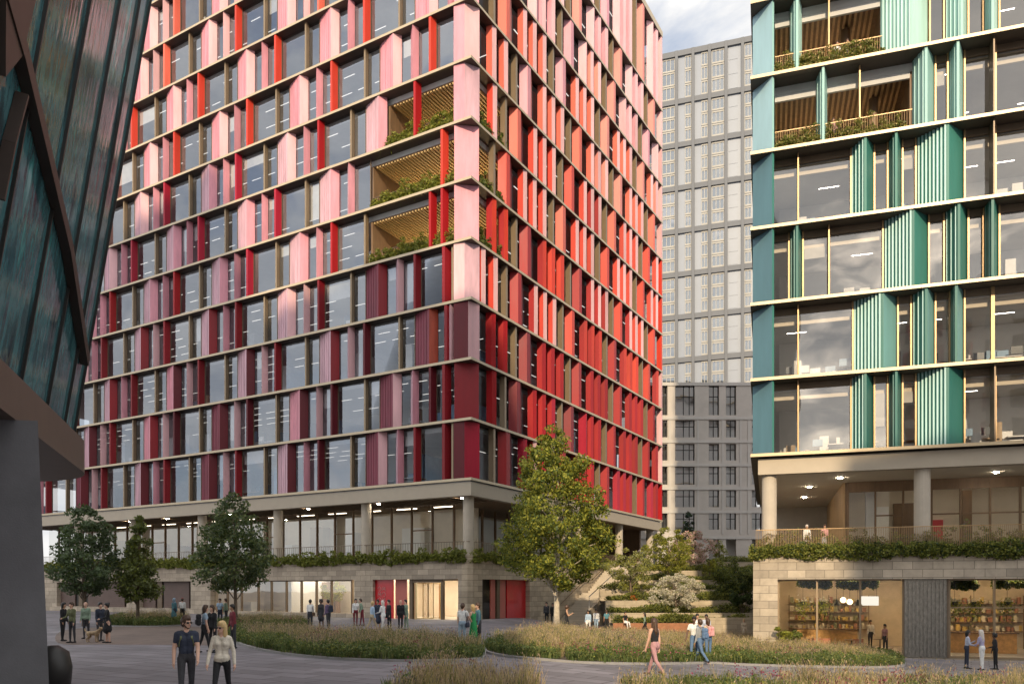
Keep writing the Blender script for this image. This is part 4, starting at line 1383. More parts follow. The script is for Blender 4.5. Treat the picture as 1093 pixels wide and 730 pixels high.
bed([(108, 667), (135, 668.6), (170, 668.6), (196, 667), (200, 663), (170, 661.5), (128, 661.5)], 'low mauve and green border below the brown shuttered bays', 12, .7, 6, [.35, .3, .35], 2)
bed([(232, 670), (262, 671), (300, 671), (326, 669), (330, 665.5), (300, 663.5), (250, 663.5)], 'low green border below the lit lobby windows', 12, .6, 7, [.45, .25, .3], 2)

# ================================================================ dark leaning building on the left
m, nt, out = new_mat('painted_reflection_glass')
N, L = nt.nodes, nt.links
b = N.new('ShaderNodeBsdfPrincipled'); b.inputs['Metallic'].default_value = 0; b.inputs['Roughness'].default_value = .07; b.inputs['Specular IOR Level'].default_value = .5
geo = N.new('ShaderNodeNewGeometry'); mp = N.new('ShaderNodeMapping'); mp.inputs['Scale'].default_value = (.9, .9, .16)
L.new(geo.outputs['Position'], mp.inputs['Vector'])
nz = N.new('ShaderNodeTexNoise'); nz.inputs['Scale'].default_value = 1.6; nz.inputs['Detail'].default_value = 6; nz.inputs['Roughness'].default_value = .6; nz.inputs['Distortion'].default_value = .12
L.new(mp.outputs[0], nz.inputs['Vector'])
rp = N.new('ShaderNodeValToRGB'); cr = rp.color_ramp  # teal reflection streaks painted into the base colour
cr.elements[0].position = .32; cr.elements[0].color = (.008, .02, .028, 1)
cr.elements[1].position = .72; cr.elements[1].color = (.24, .50, .52, 1)
for p, c in ((.43, (.025, .085, .10, 1)), (.52, (.07, .20, .22, 1)), (.58, (.05, .10, .115, 1)), (.64, (.06, .26, .26, 1))):
    e = cr.elements.new(p); e.color = c
L.new(nz.outputs['Fac'], rp.inputs['Fac']); L.new(rp.outputs['Color'], b.inputs['Base Color'])
n2 = N.new('ShaderNodeTexNoise'); n2.inputs['Scale'].default_value = 2.2; n2.inputs['Detail'].default_value = 3
mp2 = N.new('ShaderNodeMapping'); mp2.inputs['Scale'].default_value = (2, 2, .12); L.new(geo.outputs['Position'], mp2.inputs['Vector']); L.new(mp2.outputs[0], n2.inputs['Vector'])
bp = N.new('ShaderNodeBump'); bp.inputs['Strength'].default_value = .025; bp.inputs['Distance'].default_value = .3
L.new(n2.outputs['Fac'], bp.inputs['Height']); L.new(bp.outputs['Normal'], b.inputs['Normal'])
L.new(b.outputs[0], out.inputs['Surface']); M['painted_reflection_glass'] = m
mat('skirt_brown', (.12, .085, .065), .5, .2, var=.08)
mat('frame_brown', (.06, .04, .032), .5, .3, var=.1)

le, ln_ = Vector((-.33, .944, 0)), Vector((.944, .33, 0))
Q0 = Vector((-10.7, 16.5, 0)); ZG, LEAN, ZTOP = 6.8, .155, 36.0


def outline(off):
    """plan of the leaning building pushed outwards by off: straight side then a round prow"""
    pts = [Q0 + le * s + ln_ * off for s in (-4.4, -1.4, 1.4, 4.0, 6.2, 7.6)]
    c = Q0 + le * 7.6 - ln_ * 3.0
    R = 3.0 + off
    for i in range(1, 9):
        a = math.pi * i / 8
        pts.append(c + ln_ * (R * math.cos(a)) + le * (R * math.sin(a)))
    pts.append(Q0 - ln_ * (6 + off) + le * -4.4)
    return pts


leanb = empty('leaning_building', (Q0.x - 3, Q0.y, 0))
tag(leanb, 'dark building of glass with painted teal reflections leaning over its rounded brown skirt, far left', 'building')
o0, o1_, o2_ = outline(0), outline((26 - ZG) * LEAN), outline((ZTOP - ZG) * LEAN)
zs_ = (ZG, 26.0, ZTOP)
oo = (o0, o1_, o2_)
for i in range(len(o0)):
    j = (i + 1) % len(o0)
    for k in range(2):
        mb = MB(); mb.quad((*oo[k][i].xy, zs_[k]), (*oo[k][j].xy, zs_[k]), (*oo[k + 1][j].xy, zs_[k + 1]), (*oo[k + 1][i].xy, zs_[k + 1]))
        mb.build('glass_panel', M['painted_reflection_glass'], leanb)
    mb = MB(); nn = (o2_[i] - o0[i]).normalized() * .02
    mb.bar(Vector((*o0[i].xy, ZG)) + nn, Vector((*o2_[i].xy, ZTOP)) + nn, .05, .10)
    mb.build('mullion', M['black_metal'], leanb)
mb = MB(); mb.prism([(p.x, p.y) for p in o2_], ZTOP - .3, ZTOP + .2); mb.build('roof', M['skirt_brown'], leanb)
sk = outline(.3)
skf = []
c = Q0 + le * 7.6 - ln_ * 3.0
skf = [Q0 + le * s + ln_ * .3 for s in (-4.4, 0, 3, 5.5)] + [c + ln_ * (3.3 * math.cos(t)) + le * (3.3 * math.sin(t)) + Vector((0, 0, 0)) for t in [math.pi * i / 24 for i in range(0, 25)]] + [Q0 - ln_ * 6.3 + le * -4.4]
mb = MB(); mb.prism([(p.x, p.y) for p in skf], 5.85, ZG + .02); mb.build('skirt', M['skirt_brown'], leanb)
mb = MB(); mb.add([(-9.98, 16.6, 5.85), (-12.4, 19.6, 5.85), (-17, 19.6, 5.85), (-17, 14.5, 5.85), (-9.72, 16.6, -.2), (-12.2, 19.6, -.2), (-17, 19.6, -.2), (-17, 14.5, -.2)],
                  [(0, 3, 7, 4), (0, 4, 5, 1), (1, 5, 6, 2), (2, 6, 7, 3)])
mb.v[3] = (-17, 15.6, 5.85); mb.v[7] = (-17, 15.6, -.2)
mb.build('pillar', M['concrete_dark'], leanb)
fw = Vector((ln_.x * LEAN, ln_.y * LEAN, 1)); fn = le.cross(fw).normalized()


def on_face(x, y, push=0.12):
    d = Vector(((x - CX) / F, 1, (HY - y) / F)); o = Vector((0, 0, CH)); q = Vector((Q0.x, Q0.y, ZG))
    t = (q - o).dot(fn) / d.dot(fn)
    p = o + d * t
    s = fn if fn.dot(o - q) > 0 else -fn
    return p + s * push


for pts, w in ((((-14, -40), (14, 53), (40, 157), (66, 262), (86, 385)), .26), (((16, 98), (2, 150), (-10, 210)), .07)):
    mb = MB()
    for p, q in zip(pts, pts[1:]):
        mb.bar(on_face(*p), on_face(*q), w, .22, 0, fn)
    mb.build('diagonal_brace', M['frame_brown'], leanb)
mb = MB(); q = [on_face(-8, -6, .2), on_face(26, -6, .2), on_face(11, 55, .2), on_face(-8, 78, .2)]
qb = [on_face(-8, -6, .05), on_face(26, -6, .05), on_face(11, 55, .05), on_face(-8, 78, .05)]
mb.add(q + qb, [(0, 1, 2, 3), (7, 6, 5, 4), (0, 4, 5, 1), (1, 5, 6, 2), (2, 6, 7, 3), (3, 7, 4, 0)])
mb.build('solid_panel', M['frame_brown'], leanb)
bn = MB(); bp_ = G(67, 726); bn.tube([(-10.7, 18.4, 0), (-10.7, 18.4, .5), (-10.7, 18.4, .85), (-10.7, 18.4, 1.0)], [.36, .40, .33, .12], 16)  # unidentified dark rounded shape, built as a plain turned form
b_ = bn.build('round_object', M['black_metal'], smooth=True); tag(b_, 'black round topped object of unknown kind, half hidden behind the grey pillar', 'bin')

# ================================================================ background buildings
mat('brick_grey', (.48, .44, .395), .85, var=.08, scale=.6)
mat('panel_grey', (.49, .465, .43), .85, var=.06, scale=.5)
mat('taupe', (.145, .15, .16), .8, var=.05, scale=.2)
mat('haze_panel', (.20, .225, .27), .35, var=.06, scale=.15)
mat('cream_frame', (.36, .345, .31), .7, var=.05)
mat('curtain', (.55, .53, .5), .9)
blk = empty('apartment_block', (27, 108, 5)); tag(blk, 'grey brick apartment block between the red tower and the teal building', 'building')
SB_ = F / 108.0
fb = lambda x, d: (x, 108.0 - d)
bx = lambda x: (x - CX) / SB_
bz = lambda y: CH + (HY - y) / SB_
Wp = Parts()
cols_ = [(-14, 693, 700), (0, 706, 712.5), (1, 720.7, 741.5), (2, 756.6, 767.5), (3, 775, 785.7), (4, 802.5, 813), (5, 828, 840)]
rows_ = [(448.4, 466.6), (473.6, 491.3), (498, 517), (523, 541), (547, 565)]
wall = MB()
cur = bx(680)
for k, x0, x1 in cols_:
    wall.box(cur, bx(x0), 0, -.5, 5, bz(408), 0, fb)
    zc_ = bz(573)
    for (yt, yb_) in reversed([(411, 443)] + rows_):
        wall.box(bx(x0), bx(x1), 0, -.5, zc_, bz(yb_), 0, fb); zc_ = bz(yt)
        zb_, zt_ = bz(yb_), bz(yt)
        xa, xb = bx(x0), bx(x1)
        w = MB(); w.quad((*fb(xa, -.4), zb_), (*fb(xb, -.4), zb_), (*fb(xb, -.4), zt_), (*fb(xa, -.4), zt_)); Wp.add('window', w, M['glass_block'])
        f_ = MB()
        for xm in ([xa + .05, (xa + xb) / 2, xb - .05] if x1 - x0 < 15 else [xa + .05, xa + (xb - xa) * .45, xa + (xb - xa) * .75, xb - .05]):
            f_.box(xm - .05, xm + .05, -.3, -.38, zb_, zt_, 0, fb)
        f_.box(xa + .1, xb - .1, -.3, -.37, zb_ + (zt_ - zb_) * .62, zb_ + (zt_ - zb_) * .62 + .08, 0, fb); Wp.add('window_frame', f_, M['black_metal'])
        if RND.random() < .6:
            cu_ = MB(); s = RND.choice([0, .5]); cu_.box(xa + (xb - xa) * s + .1, xa + (xb - xa) * (s + .4), -.6, -.7, zb_, zt_, 0, fb); Wp.add('curtain', cu_, M['curtain'])
    wall.box(bx(x0), bx(x1), 0, -.5, zc_, bz(408), 0, fb)
    cur = bx(x1)
wall.box(cur, bx(860), 0, -.5, 5, bz(408), 0, fb)
wall.build('wall', M['brick_grey'], blk)
bd = MB()
for y in (573, 545.5, 520.5, 495.5, 470.5, 445.5, 409.5):
    bd.box(bx(680), bx(860), .12, .003, bz(y) - .28, bz(y) + .1, 0, fb)
bd.build('string_course', M['panel_grey'], blk)
pl_ = MB()
for x in (715, 745, 771.5, 790.5, 799): pl_.box(bx(x) - .12, bx(x) + .12, .06, .003, bz(572) + .3, bz(445.5) - .3, 0, fb)
pl_.build('panel_joint', M['panel_grey'], blk)
Wp.flush(blk)
rm = MB(); rm.box(bx(680), bx(860), -1.5, -1.6, 5, bz(408), 0, fb); rm.box(bx(680), bx(860), -.503, -12, bz(408) - .5, bz(408) - .003, 0, fb)
rm.box(bx(680) , bx(680) + .4, -.503, -12, 5, bz(408) - .51, 0, fb)
rm.build('interior', M['core_wall'], blk)

far = empty('residential_tower', (P(706, HY, 177).x, 177, 5)); tag(far, 'tall hazy grey tower with cream framed windows behind the apartment block', 'building')
FT0 = Vector((P(706.5, HY, 177).x, 177, 0))


def ff(t, d):
    p = FT0 + tu * t + tn * d
    return (p.x, p.y)


def tt_px(x):
    c = (x - CX) / F
    return (c * FT0.y - FT0.x) / (tu.x - c * tu.y)


sc_ = F / 177
ztop = CH + (HY - 59.5) / sc_
bands = [CH + (HY - y) / sc_ for y in (113, 158.8, 204.5, 250, 295.8, 341, 386.5, 432)]
t0f, t1f = tt_px(660), tt_px(870)
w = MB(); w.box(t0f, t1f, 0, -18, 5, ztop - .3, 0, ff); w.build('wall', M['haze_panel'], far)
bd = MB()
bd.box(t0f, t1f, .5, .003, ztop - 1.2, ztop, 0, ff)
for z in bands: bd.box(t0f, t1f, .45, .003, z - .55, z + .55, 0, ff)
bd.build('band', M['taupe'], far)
FPp = Parts()
piers = [tt_px(722.3 + 17.6 * k) for k in range(-3, 8)]
for p in piers:
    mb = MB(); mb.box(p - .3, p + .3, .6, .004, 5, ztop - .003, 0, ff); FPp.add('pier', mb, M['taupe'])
types = {0: 'wide', 1: 'right', 2: 'right', 3: 'wide', 4: 'plain', 5: 'left'}
allb = [ztop - .6] + bands
for k in range(len(piers) - 1):
    ty = types[(k - 2) % 6]
    a, b = piers[k] + .3, piers[k + 1] - .3
    for q in range(len(allb) - 1):
        zt, zb = allb[q] - .6, allb[q + 1] + .6
        for i in range(3):
            z0 = zb + (zt - zb) * i / 3; z1 = zb + (zt - zb) * (i + 1) / 3
            if ty == 'plain':
                mb = MB(); mb.box(a + .15, a + .75 * (b - a), .05, .004, z0 + .25, z1 - .15, 0, ff); FPp.add('panel', mb, M['haze_panel'])
                continue
            x0, x1 = {'wide': (a + .15, b - .1), 'right': (a + .5 * (b - a), b - .1), 'left': (a + .1, a + .55 * (b - a))}[ty]
            mb = MB()
            n = 3 if ty == 'wide' else 2
            hh = z1 - z0
            mb.box(x0, x1, .12, .004, z0 + .1, z0 + .45, 0, ff); mb.box(x0, x1, .12, .004, z1 - .35, z1 - .05, 0, ff)
            for i2 in range(n + 1):
                xm = x0 + (x1 - x0 - .14) * i2 / n; mb.box(xm, xm + .14, .11, .004, z0 + .45, z1 - .35, 0, ff)
            FPp.add('window_frame', mb, M['cream_frame'])
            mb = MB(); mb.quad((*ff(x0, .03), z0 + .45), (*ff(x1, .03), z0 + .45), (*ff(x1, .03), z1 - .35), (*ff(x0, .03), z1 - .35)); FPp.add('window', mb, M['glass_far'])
FPp.flush(far)

# ================================================================ garden terraces between the towers
stG = mat_brick('stone_garden', (0.44, 0.365, 0.26), (1, 0), 1.1, .34, var=.1)
mat_leaf('hedge_green', (.19, .21, .045), .34)
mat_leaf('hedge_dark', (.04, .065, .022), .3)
mat_leaf('hedge_lime', (.26, .26, .05), .38)


def x_left(Y):
    b = (Y - 58.87 + 3.3 * .503) / .8643
    return max(7.7, C0.x + .8643 * 3.35 + .503 * b)


def x_right(Y): return 13.3 + (Y - 43.9) * .3257 - .12 if Y < 69 else 34


TER = [(60.0, -1.6, -.25), (62.5, -.6, .45), (65.0, .1, 1.4), (69.5, 1.0, 2.3), (74.0, 2.0, 3.2), (79.0, 2.9, 4.2), (86.0, 3.9, 5.3)]
nm = ['lowest', 'second', 'third', 'fourth', 'fifth', 'sixth', 'topmost']
for i, (Y, zb, zt) in enumerate(TER):
    xl, xr = x_left(Y), x_right(Y)
    Yn = TER[i + 1][0] if i < 6 else 107.4
    mb = MB()
    if i == 0: xl = 7.7; mb.box(xl, P(742, HY, Y).x, Y, Y + .4, zb, zt, 1); mb.box(P(742, HY, Y).x, xr, Y - .3, Y + .3, zb, zt + .42, 0)
    else: mb.box(xl, xr, Y, Y + .4, zb, zt, 0)
    o = mb.build('terrace_wall', [stG, M['corten']]); tag(o, '%s stone retaining wall of the stepped garden, counted from the plaza' % nm[i] if i else 'lowest retaining wall of the stepped garden, rust brown beside tan stone', 'wall', 'retaining walls of the stepped garden')
    mb = MB()
    mb.add([(xl, Y + .4, zt - .08), (xr, Y + .4, zt - .08), (x_right(Yn) + (0 if Y < 60 else 0), Yn, zt - .08), (x_left(Yn) if i < 6 else xl, Yn, zt - .08)], [(0, 1, 2, 3)])
    if i == 6: mb.add([(-20, 95.6, zt - .085), (60, 95.6, zt - .085), (60, 160, zt - .085), (-20, 160, zt - .085)], [(0, 1, 2, 3)])
    tag(mb.build('garden_soil', M['soil']), kind='structure')
    NP.seed(50 + i)
    n = int((xr - xl) * 14)
    xs_ = NP.uniform(xl + .2, xr - .2, n); ys_ = Y + .55 + NP.rand(n) * min(1.9, Yn - Y - .9)
    hs = .46 + .2 * np.sin(xs_ * 1.1 + i) + .14 * NP.rand(n)
    C = cloud(np.stack([xs_, ys_, zt + hs * .5], 1), hs * .8, 60)
    C[:, 2] = np.maximum(C[:, 2], zt - .15)
    C[:, 1] = np.maximum(C[:, 1], Y - .12)
    V, Q = leaf_quads(C, .13)
    mi = NP.choice(3, size=len(Q), p=[.55, .25, .2])
    o = fast_mesh('low_hedge', V, Q, mi, [M['hedge_green'], M['hedge_dark'], M['hedge_lime']])
    tag(o, 'low green hedge on top of the %s garden retaining wall' % nm[i], 'hedge', 'hedges of the stepped garden')

# ================================================================ trees and shrubs
mat_leaf('leaf_lime', (.34, .335, .05), .45); mat_leaf('leaf_mid', (.17, .20, .035), .42); mat_leaf('leaf_deep', (.075, .11, .03), .35)
mat_leaf('leaf_cool', (.125, .17, .09), .42); mat_leaf('leaf_dusk', (.18, .21, .08), .42); mat_leaf('leaf_olive', (.27, .28, .11), .35)
mat_leaf('blossom_white', (.62, .58, .46), .35, .12); mat_leaf('blossom_pink', (.66, .44, .40), .35, .2); mat_leaf('needle', (.03, .055, .045), .2)
mat_leaf('leaf_autumn', (.26, .24, .05), .4)
def ovate(t):
    K = ((0, .42), (.1, .85), (.2, 1), (.34, 1), (.54, .86), (.7, .74), (.86, .48), (.95, .24), (1, .05))
    for (a, u), (b, v) in zip(K, K[1:]):
        if t <= b: return u + (v - u) * (t - a) / (b - a)
    return .05
def cone(t): return max(.04, (1 - t) ** .8 * min(1, .55 + t * 4))
def globe(t): return max(.05, math.sin(math.pi * (.08 + .88 * t)) ** .7)
p = G(595, 673.5)
tree('street_tree', (p.x, p.y, p.z), zc(455, p.y) - p.z, zc(628, p.y) - p.z, ovate, 4.05, [M['leaf_lime'], M['leaf_mid'], M['leaf_deep']], 'large leafy tree with a full green crown in the sunlit middle bed', leaf=.19, nclump=300, per=110, clump_r=.70, pick=[.42, .38, .2], bark='bark_pale', trunk_r=.2, limbs=50, seed=5)
for (x, yb, yt, yc, wpx, lab, ms, sd, pf) in (
        (251, 669, 527, 632, 43, 'dusky green tree in front of the lit lobby windows', ['leaf_cool', 'leaf_dusk', 'leaf_deep'], 8, ovate),
        (90, 668, 538, 632, 38, 'bluish dark green tree nearest the grey pillar', ['leaf_cool', 'leaf_deep', 'leaf_cool'], 9, ovate),
        (148, 667, 553, 640, 28, 'smaller yellowish green tree in front of the brown shutters', ['leaf_dusk', 'leaf_mid', 'leaf_dusk'], 10, cone)):
    p = G(x, yb); s = F / p.y
    tree('street_tree', (p.x, p.y, p.z), zc(yt, p.y) - p.z, zc(yc, p.y) - p.z, pf, wpx / s, [M[k] for k in ms], lab, leaf=.2, nclump=int(3.6 * wpx) + 16, per=55, clump_r=.55 if wpx > 20 else .3, trunk_r=.11, limbs=24, seed=sd)


def gtree(x, Y, zb, yt, yc, wpx, prof, ms, lab, seed, leaf=.15, nc=90, per=70, cr=.4, cat='tree', tr=.09, pick=None, name='garden_tree', limbs=20):
    X = (x - CX) / F * Y; s = F / Y
    return tree(name, (X, Y, zb), zc(yt, Y) - zb, zc(yc, Y) - zb, prof, wpx / s, [M[k] for k in ms], lab, cat=cat, leaf=leaf, nclump=nc, per=per, clump_r=cr, trunk_r=tr, seed=seed, pick=pick, limbs=limbs)


gtree(673, 66.6, 1.35, 585, 630, 31, globe, ['leaf_olive', 'leaf_lime', 'leaf_olive'], 'airy olive green tree beside the staircase wall', 21, nc=100, per=60)
gtree(714, 70.8, 2.25, 564, 612, 29, globe, ['leaf_mid', 'hedge_lime', 'leaf_lime'], 'rounded mid green tree above the white blossom', 22, nc=120, per=75)
gtree(722, 63.6, .4, 612, 652, 31, globe, ['blossom_white', 'blossom_white', 'leaf_olive'], 'spreading white blossom tree on the second garden terrace', 23, leaf=.13, nc=120, per=75, cr=.38, pick=[.5, .35, .15], name='blossom_tree')
gtree(737, 80.5, 4.15, 567, 603, 27, globe, ['blossom_pink', 'blossom_white', 'leaf_mid'], 'pale pink blossom tree high on the garden terraces', 24, leaf=.17, nc=100, per=60, pick=[.55, .25, .2], name='blossom_tree')
gtree(735, 92, 5.2, 543, 590, 13, cone, ['needle', 'needle', 'leaf_deep'], 'dark conifer standing in front of the apartment block', 25, leaf=.22, nc=75, per=60, cr=.42)
gtree(757, 76, 3.1, 594, 616, 8, globe, ['leaf_lime', 'hedge_lime'], 'small lime green shrub tree between the pink blossom and the dark shrubs', 26, nc=24, per=50, cr=.3)
gtree(768, 90, 5.2, 578, 600, 7, globe, ['leaf_lime', 'hedge_lime', 'leaf_mid'], 'slender yellow green tree against the dark base of the apartment block', 27, nc=26, per=50, cr=.35)
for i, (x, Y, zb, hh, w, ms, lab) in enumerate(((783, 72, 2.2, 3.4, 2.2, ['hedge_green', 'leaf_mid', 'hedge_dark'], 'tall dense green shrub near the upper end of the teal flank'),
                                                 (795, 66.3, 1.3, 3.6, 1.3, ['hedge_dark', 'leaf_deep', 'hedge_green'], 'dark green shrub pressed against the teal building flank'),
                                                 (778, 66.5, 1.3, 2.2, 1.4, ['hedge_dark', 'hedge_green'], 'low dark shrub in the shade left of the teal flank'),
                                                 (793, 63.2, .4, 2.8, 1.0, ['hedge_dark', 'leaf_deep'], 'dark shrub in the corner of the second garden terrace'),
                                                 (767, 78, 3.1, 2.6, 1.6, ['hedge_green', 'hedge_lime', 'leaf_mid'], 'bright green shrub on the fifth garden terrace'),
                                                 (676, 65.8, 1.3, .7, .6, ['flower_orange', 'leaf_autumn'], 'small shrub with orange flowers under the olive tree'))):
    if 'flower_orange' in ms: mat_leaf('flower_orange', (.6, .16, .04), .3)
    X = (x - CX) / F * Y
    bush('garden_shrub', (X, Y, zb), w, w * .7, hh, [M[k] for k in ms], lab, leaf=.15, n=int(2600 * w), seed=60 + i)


def trailing(fr, s0, s1, d0, d1, z0, z1, ms, label, n, seed, leaf=.14, hang=.5, name='trailing_plants', up=.6):
    """a continuous planted edge: leafy clumps that spill over a parapet"""
    NP.seed(seed)
    s = NP.uniform(s0, s1, n); d = NP.uniform(d0, d1, n)
    wav = .5 + .25 * np.sin(s * .8 + seed) + .25 * np.sin(s * 2.1 + 2 * seed)
    lo = z1 - (z1 - z0) * (.55 + .45 * wav); hi = z1 + up * (NP.rand(n) ** 2) * (.5 + .8 * wav)
    z = lo + (hi - lo) * NP.rand(n)
    xy = np.array([fr(a, b) for a, b in zip(s, d)])
    C = cloud(np.column_stack([xy, z]), np.full(n, .2), 26)
    V, Q = leaf_quads(C, leaf)
    o = fast_mesh(name, V, Q, NP.randint(0, len(ms), len(Q)), [M[k] for k in ms])
    return tag(o, label, 'plants', None, 'stuff')


trailing(fL, .6, 56, -.3, .22, 4.25, 4.95, ['hedge_green', 'leaf_mid', 'leaf_mid', 'hedge_lime'], 'green planting trailing over the left stone parapet of the red tower', 2400, 71, leaf=.16)
trailing(fR, .3, 30, -.3, .22, 4.25, 4.95, ['hedge_green', 'leaf_mid', 'hedge_lime'], 'green planting trailing over the right stone parapet of the red tower', 1100, 72, leaf=.16)
trailing(tf, .0, 20, -.2, .45, 3.85, 4.5, ['leaf_mid', 'hedge_green', 'hedge_lime', 'hedge_dark'], 'bright green planting trailing over the stone parapet of the cafe', 2200, 73, leaf=.12, up=.4)
trailing(tf, .4, 20, -.75, -.35, 4.35, 4.7, ['grass_mauve', 'leaf_dusk', 'grass_olive', 'hedge_green'], 'loose shrubs and grasses behind the cafe parapet railing', 1000, 74, leaf=.11, up=1.1)
mb = MB()
for i in range(240):
    t = .3 + i * .085
    mb.bar((*tf(t, -.05), ZD), (*tf(t, -.05), ZD + 1.25), .016)
mb.bar((*tf(.3, -.05), ZD + 1.25), (*tf(20.6, -.05), ZD + 1.25), .05, .04)
mb.build('railing', M['gold_trim'], teal)
for r, term in SL_A.items():
    z0 = levels[r]
    trailing(fL, 1.8, term - .2, -.75, -.3, z0 + .05, z0 + .5, ['hedge_green', 'leaf_mid', 'leaf_lime', 'hedge_lime'], 'shrubs and ferns along the %s planted corner terrace of the red tower' % {4: 'lowest', 5: 'middle', 6: 'top'}[r], 330, 80 + r, leaf=.17, up=1.2, name='terrace_planting')
    trailing(fR, 1.8, SB - .2, -.75, -.3, z0 + .05, z0 + .5, ['hedge_green', 'leaf_mid', 'leaf_deep'], 'shrubs on the side of the %s planted corner terrace of the red tower' % {4: 'lowest', 5: 'middle', 6: 'top'}[r], 150, 90 + r, leaf=.17, up=1.0, name='terrace_planting')
for r in TERR:
    z0 = tl[r]
    trailing(tf, 1.4, t_px(TERR[r]) - .2, -.95, -.3, z0 + .05, z0 + .4, ['grass_straw', 'leaf_autumn', 'leaf_mid', 'grass_olive', 'hedge_green'], 'straw and green planting on the %s teal loggia' % ('lower' if r == 4 else 'upper'), 330, 100 + r, leaf=.12, up=.95, name='terrace_planting')


def palm(c, h, n, ln, lab, group=None, name='palm_plant'):
    r = empty(name, c); tag(r, lab, 'plant', group)
    mb = MB(); mb.tube([c, (c[0] + .04, c[1], c[2] + h)], [.06, .04], 6); mb.build('trunk', M['bark'], r)
    V, Q, mm = [], [], []
    mb = MB()
    for i in range(n):
        a = i * 2.4; e = .9 - 1.3 * (i / n)
        prev = None
        for k in range(5):
            t = k / 4
            pt = Vector((c[0] + .04 + math.cos(a) * ln * t * math.cos(e * .6), c[1] + math.sin(a) * ln * t * math.cos(e * .6), c[2] + h + ln * (t * math.sin(e) + .35 * t - .9 * t * t)))
            w = Vector((-math.sin(a), math.cos(a), 0)) * (.10 * (1 - t) ** .6 + .01)
            cur_ = (pt - w, pt + w)
            if prev: mb.quad(prev[0], prev[1], cur_[1], cur_[0])
            prev = cur_
    mb.build('frond', M['leaf_mid'], r)


palm((*ab(6.0, 1.1), levels[6]), .8, 22, 1.1, 'spiky palm left of the white clothed people on the top tower terrace')
palm((*ab(2.2, 1.1), levels[6]), .9, 22, 1.1, 'spiky palm beside the pink corner panel on the top tower terrace')
palm((*ab(8.6, 1.1), levels[6]), .3, 26, 1.2, 'bushy fern at the left end of the top tower terrace')
palm((*ab(6.3, 1.1), levels[5]), .5, 26, 1.2, 'pale green fern in the middle tower terrace')
palm((*ab(4.0, 1.1), levels[5]), .6, 22, 1.0, 'dark palm near the red fin of the middle tower terrace')
palm((*ab(3.4, 1.3), levels[4]), 1.2, 24, 1.0, 'tall dry palm on the lowest tower terrace')
for i, (r, x, lab) in enumerate(((5, 861, 'leafy shrub by the left fin of the upper teal loggia'), (5, 931, 'dense shrub at the right end of the upper teal loggia'), (4, 916, 'bright green shrub by the bronze post of the lower teal loggia'), (4, 846, 'round shrub in the left bay of the lower teal loggia'))):
    t = t_px(x, -1.6); bush('loggia_shrub', (*tf(t, -.9), tl[r]), .7, .5, 1.5, [M['leaf_mid'], M['leaf_lime'], M['hedge_green']], lab, leaf=.13, n=900, seed=120 + i)
# indoor tree of the lobby and hanging plants of the cafe
tree('indoor_tree', (*ab(a_px(357, 3), 3.0), .0), 2.9, 1.3, globe, 1.5, [M['leaf_autumn'], M['leaf_lime']], 'yellow green indoor tree behind the lobby windows', leaf=.14, nclump=40, per=50, clump_r=.32, trunk_r=.06, limbs=14, seed=31)
for i, (x, lab) in enumerate(((857, 'white flowering plant hanging in the cafe, the leftmost one'), (878, 'white flowering plant hanging in the cafe, left of the black lamps'), (1019, 'white flowering plant hanging just right of the grey mesh panel'), (1039.5, 'white flowering plant hanging above the pale haired woman'), (1075, 'white flowering plant hanging in the rightmost cafe window'))):
    d = -1.1; t = t_px(x, d); c = tf(t, d); z = zc(641, c[1])
    r = empty('hanging_plant', (*c, z - .3)); tag(r, lab, 'plant', 'hanging plants in the cafe windows')
    NP.seed(140 + i)
    C = np.array([c[0], c[1], z]) + NP.normal(size=(420, 3)) * [.22, .15, .10]; C[:, 2] -= np.abs(NP.normal(size=420)) * .42
    V, Q = leaf_quads(C, .10)
    top = C[:, 2] > z - .03
    fast_mesh('foliage', V, Q, np.where(top & (NP.rand(420) < .85), 2, NP.randint(0, 2, 420)), [M['leaf_mid'], M['leaf_lime'], M['blossom_white']], r)
    mb = MB(); mb.tube([(*c, z - .22), (*c, z - .05)], [.10, .16], 10); mb.build('pot', M['black_metal'], r)
    mb = MB(); mb.bar((*c, z - .05), (*c, 2.95), .012); mb.build('cord', M['black_metal'], r)
q = tf(t_px(836, .9), .9); bush('garden_shrub', (*q, gz(*q)), .8, .5, 1.9, [M['leaf_lime'], M['hedge_lime'], M['leaf_mid']], 'yellow green shrub at the left jamb of the cafe window', leaf=.12, n=1500, seed=150)
q = tf(t_px(848, .8), .8); bush('garden_shrub', (*q, gz(*q)), .7, .5, 1.5, [M['leaf_dusk'], M['leaf_mid']], 'grey green shrub in front of the left cafe window', leaf=.12, n=1000, seed=151)

for i, (a_, b_) in enumerate(trail_spots):
    trailing(tf, a_, b_, -1.9, -1.4, 2.35, 2.8, ['leaf_deep', 'leaf_mid', 'leaf_cool'], 'dark green planting hung under the cafe ceiling, bay %s from the left' % ['one', 'two', 'three', 'four'][i], 130, 160 + i, leaf=.13, up=.1, name='ceiling_planting')

